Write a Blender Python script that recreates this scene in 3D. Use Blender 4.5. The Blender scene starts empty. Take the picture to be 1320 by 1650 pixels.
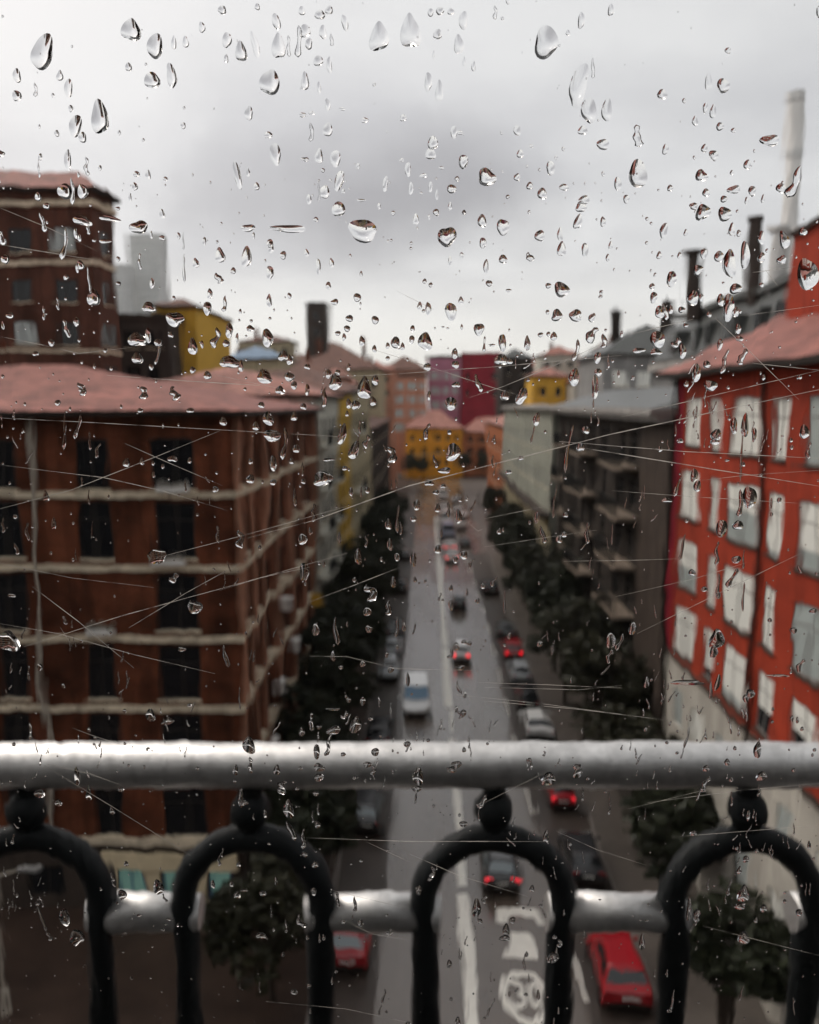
import bpy, math, random
from math import radians as R, sin, cos, pi, tan
from mathutils import Vector, Matrix

# ------------------------------------------------------------------ camera, world, sun, exposure
sc = bpy.context.scene
COL = sc.collection
H = 21.5                      # eye height above the street
F = 1350.0                    # focal length in photo pixels (photo 1320 x 1650)
PITCH = math.atan(175 / F)
YAW = math.atan(30 / F)       # street axis is +Y, camera looks a little left of it
FOCUS = 0.352
HAZE = 0.00009                # thickness of the rainy air
cd = bpy.data.cameras.new('camera')
cam = bpy.data.objects.new('camera', cd)
COL.objects.link(cam)
cam.location = (0, 0, H)
cam.rotation_euler = (pi / 2 - PITCH, 0, YAW)
cd.sensor_fit = 'HORIZONTAL'
cd.sensor_width = 26.0
cd.lens = 26.0 * F / 1320
cd.clip_start = 0.02
cd.clip_end = 8000
cd.dof.use_dof = True
cd.dof.focus_distance = FOCUS
cd.dof.aperture_fstop = 9.5
sc.camera = cam
CAMM = Matrix.Rotation(YAW, 3, 'Z') @ Matrix.Rotation(pi / 2 - PITCH, 3, 'X')

SUN_EL, SUN_AZ = 50.0, -62.0
w = bpy.data.worlds.new('World')
sc.world = w
w.use_nodes = True
nt = w.node_tree
for n in list(nt.nodes):
    nt.nodes.remove(n)
def N(tree, t, **kw):
    n = tree.nodes.new(t)
    for k, v in kw.items():
        if k in n.inputs:
            n.inputs[k].default_value = v
        else:
            setattr(n, k, v)
    return n
def L(tree, a, b):
    tree.links.new(a, b)
wo = N(nt, 'ShaderNodeOutputWorld')
sky = N(nt, 'ShaderNodeTexSky', sky_type='NISHITA', sun_disc=False)
sky.air_density = 0.4; sky.dust_density = 6.0; sky.ozone_density = 0.0   # milky overcast air
sky.sun_elevation = R(SUN_EL)
sky.sun_rotation = R(SUN_AZ)
bg1 = N(nt, 'ShaderNodeBackground'); bg1.inputs['Strength'].default_value = 0.05
L(nt, sky.outputs[0], bg1.inputs['Color'])
# overcast cloud deck: noise over the direction, flattened towards the horizon
tc = N(nt, 'ShaderNodeTexCoord')
sep = N(nt, 'ShaderNodeSeparateXYZ'); L(nt, tc.outputs['Generated'], sep.inputs[0])
def M(tree, op, a, b=None, clamp=False):
    n = tree.nodes.new('ShaderNodeMath'); n.operation = op; n.use_clamp = clamp
    for i, v in enumerate((a, b)):
        if v is None: continue
        if isinstance(v, (int, float)): n.inputs[i].default_value = v
        else: tree.links.new(v, n.inputs[i])
    return n.outputs[0]
zc = M(nt, 'ADD', M(nt, 'MAXIMUM', sep.outputs['Z'], 0.0), 0.16)
cx = M(nt, 'DIVIDE', sep.outputs['X'], zc)
cy = M(nt, 'DIVIDE', sep.outputs['Y'], zc)
cmb = N(nt, 'ShaderNodeCombineXYZ'); L(nt, cx, cmb.inputs[0]); L(nt, cy, cmb.inputs[1])
cmb.inputs[2].default_value = 3.7
no = N(nt, 'ShaderNodeTexNoise'); no.inputs['Scale'].default_value = 1.1
no.inputs['Detail'].default_value = 5; no.inputs['Roughness'].default_value = 0.5
L(nt, cmb.outputs[0], no.inputs['Vector'])
ramp = N(nt, 'ShaderNodeValToRGB')
ramp.color_ramp.elements[0].position = 0.36; ramp.color_ramp.elements[0].color = (0.57, 0.567, 0.565, 1)
ramp.color_ramp.elements[1].position = 0.60; ramp.color_ramp.elements[1].color = (0.77, 0.767, 0.75, 1)
L(nt, no.outputs['Fac'], ramp.inputs[0])
# the bank of grey cloud above the street and the brighter air under it
def dirblob(az, el, sx, sz):
    az, el = R(az), R(el)
    dx = M(nt, 'DIVIDE', M(nt, 'SUBTRACT', M(nt, 'ARCTAN2', sep.outputs['X'], sep.outputs['Y']), az), R(sx))
    dz = M(nt, 'DIVIDE', M(nt, 'SUBTRACT', M(nt, 'ARCSINE', sep.outputs['Z']), el), R(sz))
    no2 = N(nt, 'ShaderNodeTexNoise'); no2.inputs['Scale'].default_value = 7; no2.inputs['Detail'].default_value = 4
    L(nt, tc.outputs['Generated'], no2.inputs['Vector'])
    d = M(nt, 'SQRT', M(nt, 'ADD', M(nt, 'MULTIPLY', dx, dx), M(nt, 'MULTIPLY', dz, dz)))
    d = M(nt, 'ADD', d, M(nt, 'MULTIPLY', M(nt, 'SUBTRACT', no2.outputs['Fac'], 0.5), 1.6))
    return M(nt, 'SUBTRACT', 1.25, d, True)
blob = dirblob(-2.5, 13.0, 12, 4.0)
mx = N(nt, 'ShaderNodeMix', data_type='RGBA')
L(nt, M(nt, 'MULTIPLY', blob, 0.9), mx.inputs[0])
L(nt, ramp.outputs[0], mx.inputs[6]); mx.inputs[7].default_value = (0.33, 0.32, 0.315, 1)
hz = M(nt, 'SUBTRACT', 1.0, M(nt, 'DIVIDE', M(nt, 'ABSOLUTE', sep.outputs['Z']), 0.17), True)
mx2 = N(nt, 'ShaderNodeMix', data_type='RGBA')
L(nt, hz, mx2.inputs[0]); L(nt, mx.outputs[2], mx2.inputs[6]); mx2.inputs[7].default_value = (1.05, 1.03, 0.97, 1)
bg2 = N(nt, 'ShaderNodeBackground'); L(nt, mx2.outputs[2], bg2.inputs['Color']); bg2.inputs['Strength'].default_value = 1.0
ad = N(nt, 'ShaderNodeAddShader'); L(nt, bg1.outputs[0], ad.inputs[0]); L(nt, bg2.outputs[0], ad.inputs[1])
L(nt, ad.outputs[0], wo.inputs['Surface'])

sd = bpy.data.lights.new('sun', 'SUN'); sd.energy = 1.4; sd.angle = R(16); sd.color = (1, 0.95, 0.88)
so = bpy.data.objects.new('sun', sd); COL.objects.link(so)
_d = Vector((sin(R(SUN_AZ)) * cos(R(SUN_EL)), cos(R(SUN_AZ)) * cos(R(SUN_EL)), sin(R(SUN_EL))))
so.rotation_euler = _d.to_track_quat('Z', 'Y').to_euler()

sc.view_settings.view_transform = 'Standard'
sc.view_settings.look = 'None'
sc.view_settings.exposure = 0.0
sc.view_settings.gamma = 1.0
sc.cycles.max_bounces = 14
sc.cycles.transmission_bounces = 12
sc.cycles.transparent_max_bounces = 12
sc.cycles.diffuse_bounces = 3
sc.cycles.glossy_bounces = 4

# ------------------------------------------------------------------ helpers
def ray(px, py):
    """photo pixel -> direction in the world"""
    return CAMM @ Vector(((px - 660) / F, -(py - 825) / F, -1.0))
def at(px, py, z=0.0):
    d = ray(px, py)
    t = (z - H) / d.z
    return Vector((d.x * t, d.y * t, z))
def at_y(px, py, y):
    d = ray(px, py); t = y / d.y
    return Vector((d.x * t, y, H + d.z * t))

class MB:
    def __init__(s): s.v = []; s.f = []; s.sm = False
    def add(s, vs, fs):
        o = len(s.v); s.v += [tuple(v) for v in vs]; s.f += [tuple(i + o for i in f) for f in fs]; return s
    def box(s, x0, x1, y0, y1, z0, z1):
        return s.add([(x0,y0,z0),(x1,y0,z0),(x1,y1,z0),(x0,y1,z0),(x0,y0,z1),(x1,y0,z1),(x1,y1,z1),(x0,y1,z1)],
            [(0,3,2,1),(4,5,6,7),(0,1,5,4),(1,2,6,5),(2,3,7,6),(3,0,4,7)])
    def quad(s, a, b, c, d): return s.add([a, b, c, d], [(0,1,2,3)])
    def cyl(s, p0, p1, r0, r1=None, n=12, cap=True):
        r1 = r0 if r1 is None else r1
        p0 = Vector(p0); p1 = Vector(p1); ax = (p1 - p0).normalized()
        u = ax.orthogonal().normalized(); v = ax.cross(u)
        vs = []
        for p, r in ((p0, r0), (p1, r1)):
            for i in range(n):
                a = 2*pi*i/n; vs.append(p + u*(r*cos(a)) + v*(r*sin(a)))
        fs = [(i, (i+1) % n, n + (i+1) % n, n + i) for i in range(n)]
        if cap: fs += [tuple(range(n-1, -1, -1)), tuple(range(n, 2*n))]
        return s.add(vs, fs)
    def tube(s, pts, r, n=12):
        pts = [Vector(p) for p in pts]; rings = []; vs = []
        for i, p in enumerate(pts):
            t = (pts[min(i+1, len(pts)-1)] - pts[max(i-1, 0)]).normalized()
            u = Vector((0,1,0)); u = (u - t*u.dot(t)).normalized(); v = t.cross(u)
            for k in range(n):
                a = 2*pi*k/n; vs.append(p + u*(r*cos(a)) + v*(r*sin(a)))
        fs = []
        for i in range(len(pts)-1):
            for k in range(n):
                fs.append((i*n+k, i*n+(k+1)%n, (i+1)*n+(k+1)%n, (i+1)*n+k))
        m = (len(pts)-1)*n
        fs += [tuple(range(n-1,-1,-1)), tuple(range(m, m+n))]
        return s.add(vs, fs)
    def lathe(s, prof, c=(0,0,0), n=20):
        vs = []; m = len(prof)
        for i in range(n):
            a = 2*pi*i/n
            for r, z in prof: vs.append((c[0]+r*cos(a), c[1]+r*sin(a), c[2]+z))
        fs = []
        for i in range(n):
            for k in range(m-1):
                j = (i+1) % n
                fs.append((i*m+k, j*m+k, j*m+k+1, i*m+k+1))
        return s.add(vs, fs)
    def loft(s, rings, closed=True, caps=True):
        n = len(rings[0]); vs = [p for r in rings for p in r]; fs = []
        for i in range(len(rings)-1):
            for k in range(n if closed else n-1):
                fs.append((i*n+k, i*n+(k+1)%n, (i+1)*n+(k+1)%n, (i+1)*n+k))
        if caps: fs += [tuple(range(n-1,-1,-1)), tuple(range((len(rings)-1)*n, len(rings)*n))]
        return s.add(vs, fs)
    def mesh(s, name, off=(0,0,0), smooth=False):
        me = bpy.data.meshes.new(name)
        ox, oy, oz = off
        me.from_pydata([(a-ox, b-oy, c-oz) for a, b, c in s.v], [], s.f)
        if smooth:
            for p in me.polygons: p.use_smooth = True
        me.update()
        return me
    def build(s, name, m, parent=None, off=None, smooth=False):
        if off is None: off = tuple(parent.location) if (parent is not None and parent.type == 'EMPTY') else (0,0,0)
        return link(name, s.mesh(name, off, smooth), m, parent)

def link(name, me, m, parent=None, loc=(0,0,0), rz=0.0):
    o = bpy.data.objects.new(name, me); COL.objects.link(o)
    if m is not None:
        if len(me.materials) == 0: me.materials.append(m)
        if me.materials[0] != m:
            o.material_slots[0].link = 'OBJECT'; o.material_slots[0].material = m
    o.location = loc; o.rotation_euler = (0, 0, rz)
    if parent is not None: o.parent = parent
    return o
def tag(o, label=None, cat=None, group=None, kind=None):
    for k, v in (('label', label), ('category', cat), ('group', group), ('kind', kind)):
        if v: o[k] = v
    return o
def empty(name, loc=(0,0,0), rz=0.0):
    o = bpy.data.objects.new(name, None); COL.objects.link(o); o.location = loc; o.rotation_euler = (0,0,rz)
    o.empty_display_size = 0.3
    return o

# ------------------------------------------------------------------ materials
def mat(name, col, rough=0.7, var=0.25, scale=1.5, spec=0.18, bump=0.0, bscale=30.0, metal=0.0, streak=0.0, coat=0.0, stretch=(1,1,1)):
    m = bpy.data.materials.new(name); m.use_nodes = True; t = m.node_tree
    b = t.nodes['Principled BSDF']
    b.inputs['Roughness'].default_value = rough; b.inputs['Metallic'].default_value = metal
    b.inputs['Specular IOR Level'].default_value = spec
    if coat: b.inputs['Coat Weight'].default_value = coat; b.inputs['Coat Roughness'].default_value = 0.06
    c = N(t, 'ShaderNodeTexCoord')
    mp = N(t, 'ShaderNodeMapping'); mp.inputs['Scale'].default_value = stretch
    L(t, c.outputs['Object'], mp.inputs[0])
    if var:
        n1 = N(t, 'ShaderNodeTexNoise'); n1.inputs['Scale'].default_value = scale; n1.inputs['Detail'].default_value = 6
        n1.inputs['Roughness'].default_value = 0.65
        L(t, mp.outputs[0], n1.inputs['Vector'])
        r = N(t, 'ShaderNodeValToRGB')
        r.color_ramp.elements[0].position = 0.3; r.color_ramp.elements[1].position = 0.7
        r.color_ramp.elements[0].color = tuple(x*(1-var) for x in col[:3]) + (1,)
        r.color_ramp.elements[1].color = tuple(min(1, x*(1+var)) for x in col[:3]) + (1,)
        L(t, n1.outputs['Fac'], r.inputs[0])
        out = r.outputs[0]
        if streak:
            mp2 = N(t, 'ShaderNodeMapping'); mp2.inputs['Scale'].default_value = (2.2, 2.2, 0.12)
            L(t, c.outputs['Object'], mp2.inputs[0])
            n2 = N(t, 'ShaderNodeTexNoise'); n2.inputs['Scale'].default_value = 1.0; n2.inputs['Detail'].default_value = 5
            L(t, mp2.outputs[0], n2.inputs['Vector'])
            r2 = N(t, 'ShaderNodeValToRGB'); r2.color_ramp.elements[0].position = 0.35; r2.color_ramp.elements[1].position = 0.62
            r2.color_ramp.elements[0].color = (1-streak,)*3 + (1,); r2.color_ramp.elements[1].color = (1,1,1,1)
            L(t, n2.outputs['Fac'], r2.inputs[0])
            mm = N(t, 'ShaderNodeMix', data_type='RGBA', blend_type='MULTIPLY'); mm.inputs[0].default_value = 1
            L(t, out, mm.inputs[6]); L(t, r2.outputs[0], mm.inputs[7]); out = mm.outputs[2]
        L(t, out, b.inputs['Base Color'])
    else:
        b.inputs['Base Color'].default_value = tuple(col[:3]) + (1,)
    if bump:
        n3 = N(t, 'ShaderNodeTexNoise'); n3.inputs['Scale'].default_value = bscale; n3.inputs['Detail'].default_value = 4
        L(t, mp.outputs[0], n3.inputs['Vector'])
        bp = N(t, 'ShaderNodeBump'); bp.inputs['Strength'].default_value = bump; bp.inputs['Distance'].default_value = 0.02
        L(t, n3.outputs['Fac'], bp.inputs['Height']); L(t, bp.outputs[0], b.inputs['Normal'])
    return m
def brickmat(name, c1, c2, mortar, streak=0.45, var=0.4):
    m = mat(name, c1, 0.85, var, 0.45, streak=streak, spec=0.1)
    t = m.node_tree; b = t.nodes['Principled BSDF']
    src = b.inputs['Base Color'].links[0].from_socket
    c = N(t, 'ShaderNodeTexCoord'); mp = N(t, 'ShaderNodeMapping'); mp.inputs['Rotation'].default_value = (pi/2, 0, 0)
    mp3 = N(t, 'ShaderNodeVectorMath', operation='ADD')
    s3 = N(t, 'ShaderNodeSeparateXYZ'); L(t, c.outputs['Object'], s3.inputs[0])
    cb = N(t, 'ShaderNodeCombineXYZ'); L(t, M(t, 'ADD', s3.outputs[0], s3.outputs[1]), cb.inputs[0]); L(t, s3.outputs[2], cb.inputs[1])
    br = N(t, 'ShaderNodeTexBrick'); br.inputs['Scale'].default_value = 1.0
    br.inputs['Brick Width'].default_value = 0.25; br.inputs['Row Height'].default_value = 0.07; br.inputs['Mortar Size'].default_value = 0.008
    br.inputs['Color1'].default_value = (1,1,1,1); br.inputs['Color2'].default_value = tuple(a/b_ for a, b_ in zip(c2, c1)) + (1,)
    br.inputs['Mortar'].default_value = tuple(min(2, a/b_) for a, b_ in zip(mortar, c1)) + (1,)
    L(t, cb.outputs[0], br.inputs['Vector'])
    mm = N(t, 'ShaderNodeMix', data_type='RGBA', blend_type='MULTIPLY'); mm.inputs[0].default_value = 1
    L(t, src, mm.inputs[6]); L(t, br.outputs[0], mm.inputs[7]); L(t, mm.outputs[2], b.inputs['Base Color'])
    return m
def tilemat(name, col, rough=0.6):
    m = mat(name, col, rough, 0.55, 0.8, streak=0.4, spec=0.22)
    t = m.node_tree; b = t.nodes['Principled BSDF']
    c = N(t, 'ShaderNodeTexCoord')
    wv = N(t, 'ShaderNodeTexWave'); wv.inputs['Scale'].default_value = 1.6; wv.inputs['Distortion'].default_value = 0.6
    L(t, c.outputs['Object'], wv.inputs['Vector'])
    bp = N(t, 'ShaderNodeBump'); bp.inputs['Strength'].default_value = 0.5; bp.inputs['Distance'].default_value = 0.06
    L(t, wv.outputs['Fac'], bp.inputs['Height']); L(t, bp.outputs[0], b.inputs['Normal'])
    return m

BRICK = brickmat('brick_brown', (0.15, 0.037, 0.018), (0.10, 0.024, 0.012), (0.15, 0.085, 0.055), var=.7)
BRICK_L = brickmat('brick_orange', (0.46, 0.21, 0.125), (0.38, 0.16, 0.10), (0.36, 0.25, 0.18))
BRICK_T = brickmat('brick_tower', (0.105, 0.036, 0.024), (0.075, 0.026, 0.018), (0.13, 0.08, 0.06))
STONE = mat('string_course_stone', (0.70, 0.60, 0.45), 0.8, 0.3, 2.0, streak=0.35)
RED = mat('red_render', (0.32, 0.040, 0.018), 0.8, 0.25, 0.6, streak=0.25)
WHITEW = mat('pale_render', (0.46, 0.43, 0.38), 0.8, 0.15, 0.8, streak=0.3)
CREAM = mat('cream_render', (0.42, 0.36, 0.24), 0.8, 0.2, 0.8, streak=0.3)
OFFW = mat('offwhite_render', (0.62, 0.60, 0.52), 0.8, 0.2, 0.8, streak=0.35)
PALEGREEN = mat('pale_green_render', (0.37, 0.38, 0.32), 0.8, 0.2, 0.8, streak=0.35)
YELLOW = mat('yellow_render', (0.60, 0.36, 0.05), 0.8, 0.15, 0.8, streak=0.2)
ORANGE = mat('orange_render', (0.88, 0.36, 0.03), 0.8, 0.2, 0.6, streak=0.3)
TERRA = mat('terracotta_render', (0.42, 0.14, 0.06), 0.8, 0.2, 0.6, streak=0.3)
SALMON = mat('salmon_render', (0.50, 0.23, 0.15), 0.8, 0.2, 0.5, streak=0.2)
MAGENTA = mat('magenta_render', (0.42, 0.17, 0.24), 0.8, 0.2, 0.4, streak=0.2)
DARKRED = mat('dark_red_render', (0.24, 0.012, 0.026), 0.8, 0.2, 0.4, streak=0.2)
TAUPE = mat('taupe_render', (0.036, 0.028, 0.023), 0.8, 0.25, 0.8, streak=0.35)
TAUPE_L = mat('light_taupe_render', (0.062, 0.046, 0.037), 0.8, 0.25, 0.8, streak=0.35)
GREYW = mat('grey_render', (0.24, 0.235, 0.23), 0.8, 0.2, 0.6, streak=0.3)
PALEGREY = mat('pale_grey_concrete', (0.58, 0.58, 0.57), 0.8, 0.15, 0.2)  # on the far tower blocks this paleness stands in for haze
DARKW = mat('dark_render', (0.055, 0.042, 0.036), 0.8, 0.25, 0.6, streak=0.3)
CONC = mat('balcony_concrete', (0.24, 0.19, 0.15), 0.8, 0.25, 1.5, streak=0.3)
CORNICE = mat('cornice_paint', (0.36, 0.34, 0.32), 0.7, 0.2, 1.5, streak=0.3)
ROOF = tilemat('pink_clay_tiles', (0.30, 0.115, 0.092))
ROOF_B = tilemat('brown_clay_tiles', (0.16, 0.075, 0.055))
ROOF_S = tilemat('salmon_clay_tiles', (0.42, 0.19, 0.15))
SLATE = mat('wet_slate', (0.075, 0.078, 0.075), 0.35, 0.3, 1.5, bump=0.3)
SLATE_B = mat('blue_sheet_roof', (0.16, 0.23, 0.32), 0.35, 0.2, 1.0)
EAVE = mat('dark_eave_timber', (0.02, 0.015, 0.012), 0.7, 0.2, 2)
FRAME_D = mat('dark_window_frame', (0.03, 0.025, 0.022), 0.5, 0.1, 5)
FRAME_W = mat('white_window_frame', (0.55, 0.55, 0.52), 0.5, 0.1, 5)
FRAME_G = mat('grey_window_frame', (0.22, 0.21, 0.20), 0.5, 0.1, 5)
FRAME_B = mat('blue_shop_frame', (0.02, 0.05, 0.22), 0.4, 0.1, 5)
GLASS_D = mat('dark_window_glass', (0.008, 0.009, 0.011), 0.08, 0.0, spec=0.35)
GLASS_G = mat('shop_glass', (0.07, 0.15, 0.13), 0.1, 0.3, 1.5, spec=0.6)
BLIND = mat('pale_blind', (0.76, 0.76, 0.71), 0.35, 0.1, 1.2, spec=0.6)
BLIND_G = mat('grey_blind', (0.36, 0.40, 0.39), 0.3, 0.15, 1.2, spec=0.6)
PIPE = mat('zinc_pipe', (0.42, 0.38, 0.32), 0.5, 0.25, 3, streak=0.3)
METAL = mat('galvanised_rail', (0.66, 0.65, 0.64), 0.5, 0.25, 45, metal=0.92, spec=0.4, bump=0.08, bscale=220)
IRON = mat('black_painted_iron', (0.010, 0.012, 0.013), 0.55, 0.2, 30, spec=0.25, bump=0.15, bscale=120)
WHITEP = mat('road_paint', (0.9, 0.88, 0.81), 0.5, 0.12, 3.0)
ACW = mat('white_plastic', (0.7, 0.69, 0.66), 0.4, 0.1, 3)
SHOP = mat('cream_shop_front', (0.72, 0.60, 0.40), 0.6, 0.15, 2)
ROADDECK = mat('wet_dark_deck', (0.03, 0.028, 0.027), 0.6, 0.3, 3)
CABIN = mat('dark_cabin_panel', (0.025, 0.023, 0.022), 0.7, 0.2, 4)

# wet asphalt
ASPH = mat('wet_asphalt', (0.115, 0.090, 0.072), 0.4, 0.25, 0.35, spec=0.8, bump=0.25, bscale=60, stretch=(1, 0.25, 1), coat=0.4)
# the lit shop interior seen through its glass
_b = GLASS_G.node_tree.nodes['Principled BSDF']; _b.inputs['Emission Color'].default_value = (.45, .8, .68, 1); _b.inputs['Emission Strength'].default_value = 0.14
t = ASPH.node_tree; b = t.nodes['Principled BSDF']
nn = N(t, 'ShaderNodeTexNoise'); nn.inputs['Scale'].default_value = 0.5; nn.inputs['Detail'].default_value = 5
cc = N(t, 'ShaderNodeTexCoord'); mpp = N(t, 'ShaderNodeMapping'); mpp.inputs['Scale'].default_value = (1, 0.15, 1)
L(t, cc.outputs['Object'], mpp.inputs[0]); L(t, mpp.outputs[0], nn.inputs['Vector'])
mr = N(t, 'ShaderNodeMapRange'); mr.inputs['From Min'].default_value = 0.3; mr.inputs['From Max'].default_value = 0.7
mr.inputs['To Min'].default_value = 0.16; mr.inputs['To Max'].default_value = 0.36
L(t, nn.outputs['Fac'], mr.inputs['Value']); L(t, mr.outputs[0], b.inputs['Roughness'])
PAVE = mat('wet_brown_paving', (0.045, 0.028, 0.021), 0.5, 0.45, 0.4, spec=0.25, bump=0.2, bscale=20)
PAVE_R = mat('wet_grey_paving', (0.10, 0.085, 0.075), 0.45, 0.3, 0.4, spec=0.45, bump=0.2, bscale=20)
KERB = mat('granite_kerb', (0.20, 0.18, 0.165), 0.6, 0.25, 4)
EARTH = mat('city_ground', (0.07, 0.06, 0.055), 0.9, 0.3, 0.05)

def emis(name, col, s):
    m = bpy.data.materials.new(name); m.use_nodes = True; b = m.node_tree.nodes['Principled BSDF']
    b.inputs['Base Color'].default_value = col + (1,); b.inputs['Emission Color'].default_value = col + (1,)
    b.inputs['Emission Strength'].default_value = s; b.inputs['Roughness'].default_value = 0.2
    return m
TAIL_ON = emis('lit_tail_lamp', (1.0, 0.03, 0.05), 1.6)
TAIL_OFF = mat('tail_lamp', (0.35, 0.01, 0.015), 0.15, 0, spec=0.6)
HEAD = mat('head_lamp', (0.6, 0.6, 0.58), 0.12, 0, spec=0.8)
TYRE = mat('tyre_rubber', (0.012, 0.012, 0.012), 0.8, 0.1, 5)
RIM = mat('alloy_rim', (0.35, 0.35, 0.36), 0.35, 0.05, 5, metal=0.8)
CARGLASS = mat('car_glass', (0.012, 0.014, 0.016), 0.05, 0, spec=0.7)
CARGLASS_B = mat('blue_tinted_glass', (0.10, 0.26, 0.44), 0.12, 0, spec=0.8)
CARGLASS_P = mat('pale_sheen_glass', (0.22, 0.27, 0.29), 0.15, 0, spec=0.8)  # reflection put into the glass as an even pale base colour
PLATE = mat('number_plate', (0.6, 0.6, 0.57), 0.4, 0)

# ------------------------------------------------------------------ ground, road, pavements
RX0, RX1, RXC = -4.1, 8.3, 1.57
tag(MB().quad((-2500,-300,-0.25),(2500,-300,-0.25),(2500,2800,-0.25),(-2500,2800,-0.25)).build('ground', EARTH), kind='structure')
road = tag(MB().quad((RX0-0.05,-25,0),(RX1+0.05,-25,0),(RX1+0.05,252,0),(RX0-0.05,252,0)).build('road', ASPH), kind='structure')
tag(MB().box(-70, RX0-0.15, -25, 240, -0.2, 0.13).build('pavement', PAVE), kind='structure')
tag(MB().box(RX1+0.15, 60, -25, 240, -0.2, 0.13).build('pavement', PAVE_R), kind='structure')
tag(MB().box(RX0-0.147, RX0, -25, 240, -0.2, 0.145).build('kerb', KERB), kind='structure')
tag(MB().box(RX1, RX1+0.147, -25, 240, -0.2, 0.145).build('kerb', KERB), kind='structure')
tag(MB().box(-80, 80, 252, 262, -0.2, 0.14).build('pavement', PAVE_R), kind='structure')

PARK = mat('dark_brown_asphalt', (0.05, 0.038, 0.031), 0.5, 0.3, 0.5, spec=0.4, bump=0.2, bscale=60)
tag(MB().quad((RX0,-25,.004),(RX0+2.25,-25,.004),(RX0+2.25,235,.004),(RX0,235,.004)).build('parking_lane', PARK), kind='structure')
tag(MB().quad((RX1-2.6,-25,.004),(RX1,-25,.004),(RX1,120,.004),(RX1-2.6,120,.004)).build('parking_lane', PARK), kind='structure')
def flat(name, m, polys, z=0.008):
    mb = MB()
    for p in polys:
        mb.add([(x, y, z) for x, y in p], [tuple(range(len(p)))])
    return mb.build(name, m, road, off=(0,0,0))
def strip(x, y0, y1, wd): return [(x-wd/2, y0), (x+wd/2, y0), (x+wd/2, y1), (x-wd/2, y1)]
for y0, y1, wd, dx in ((10, 34.6, .48, 0), (35.2, 37.8, .46, .02), (38.4, 52, .46, 0), (53, 57, .3, .08), (57.5, 72, .62, -.12), (72.5, 118, .5, -.1), (119, 160, .45, 0)):
    flat('lane_line', WHITEP, [strip(RXC+dx, y0, y1, wd)])
for y0 in range(14, 120, 7):
    flat('parking_line', WHITEP, [strip(RX1-2.6, y0, y0+3.4, .10)])
# painted speed roundel with 30, and the symbol ahead of it
c0 = at(849, 1606); RC = Vector((c0.x, c0.y))
ring = MB(); n = 40; ra, rb, wd = 0.86, 1.42, 0.25
vs = []
for i in range(n):
    a = 2*pi*i/n
    vs += [(RC.x+ra*cos(a), RC.y+rb*sin(a), .008), (RC.x+(ra-wd)*cos(a), RC.y+(rb-wd*1.25)*sin(a), .008)]
ring.add(vs, [(2*i, 2*((i+1)%n), 2*((i+1)%n)+1, 2*i+1) for i in range(n)])
ring.build('speed_roundel', WHITEP, road, off=(0,0,0))
def text_mesh(txt, sx, sy, cx, cy, z, name):
    cu = bpy.data.curves.new('t', 'FONT'); cu.body = txt; cu.align_x = 'CENTER'; cu.align_y = 'CENTER'; cu.offset = 0.02
    ob = bpy.data.objects.new('t', cu); COL.objects.link(ob)
    bpy.context.view_layer.update()
    me = bpy.data.meshes.new_from_object(ob.evaluated_get(bpy.context.evaluated_depsgraph_get()))
    bpy.data.objects.remove(ob)
    for v in me.vertices: v.co = (cx + v.co.x*sx, cy + v.co.y*sy, z)
    return link(name, me, WHITEP, road)
text_mesh('30', 1.12, 2.0, RC.x, RC.y, .0085, 'speed_number')
c1 = at(838, 1522); c2 = at(838, 1480)
flat('road_symbol', WHITEP, [[(c1.x-.62, c1.y-.85), (c1.x+.66, c1.y-.85), (c1.x+.6, c1.y-.2), (c1.x+.45, c1.y+.75), (c1.x-.25, c1.y+.75), (c1.x-.32, c1.y-.1)],
    [(c2.x-.9, c2.y-.35), (c2.x-.55, c2.y-.35), (c2.x-.5, c2.y+.1), (c2.x+.6, c2.y+.1), (c2.x+.7, c2.y-.4), (c2.x+.85, c2.y-.3), (c2.x+.8, c2.y+.75), (c2.x-.85, c2.y+.75)]])

# ------------------------------------------------------------------ buildings
_wcache = {}
def window_meshes(wd, h, style):
    key = (round(wd,2), round(h,2), style)
    if key in _wcache: return _wcache[key]
    t = 0.07; d0, d1 = 0.05, 0.13     # recessed behind the wall face (local -y is outwards)
    fr = MB()
    fr.box(-wd/2, -wd/2+t, d0, d1, 0, h); fr.box(wd/2-t, wd/2, d0, d1, 0, h)
    fr.box(-wd/2+t, wd/2-t, d0, d1, h-t, h); fr.box(-wd/2+t, wd/2-t, d0, d1, 0, t)
    if wd > 1.0: fr.box(-t/2, t/2, d0, d1, t, h-t)
    if h > 2.0: fr.box(-wd/2+t, wd/2-t, d0+.005, d1-.005, h*.68, h*.68+.05)
    gl = MB().box(-wd/2+.02, wd/2-.02, d1-.05, d1-.03, .02, h-.02)
    sl = MB().box(-wd/2-.08, wd/2+.08, -.10, .045, -.09, -.005)
    _wcache[key] = (fr.mesh('window_frame'), gl.mesh('window_pane'), sl.mesh('window_sill'))
    return _wcache[key]

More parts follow.
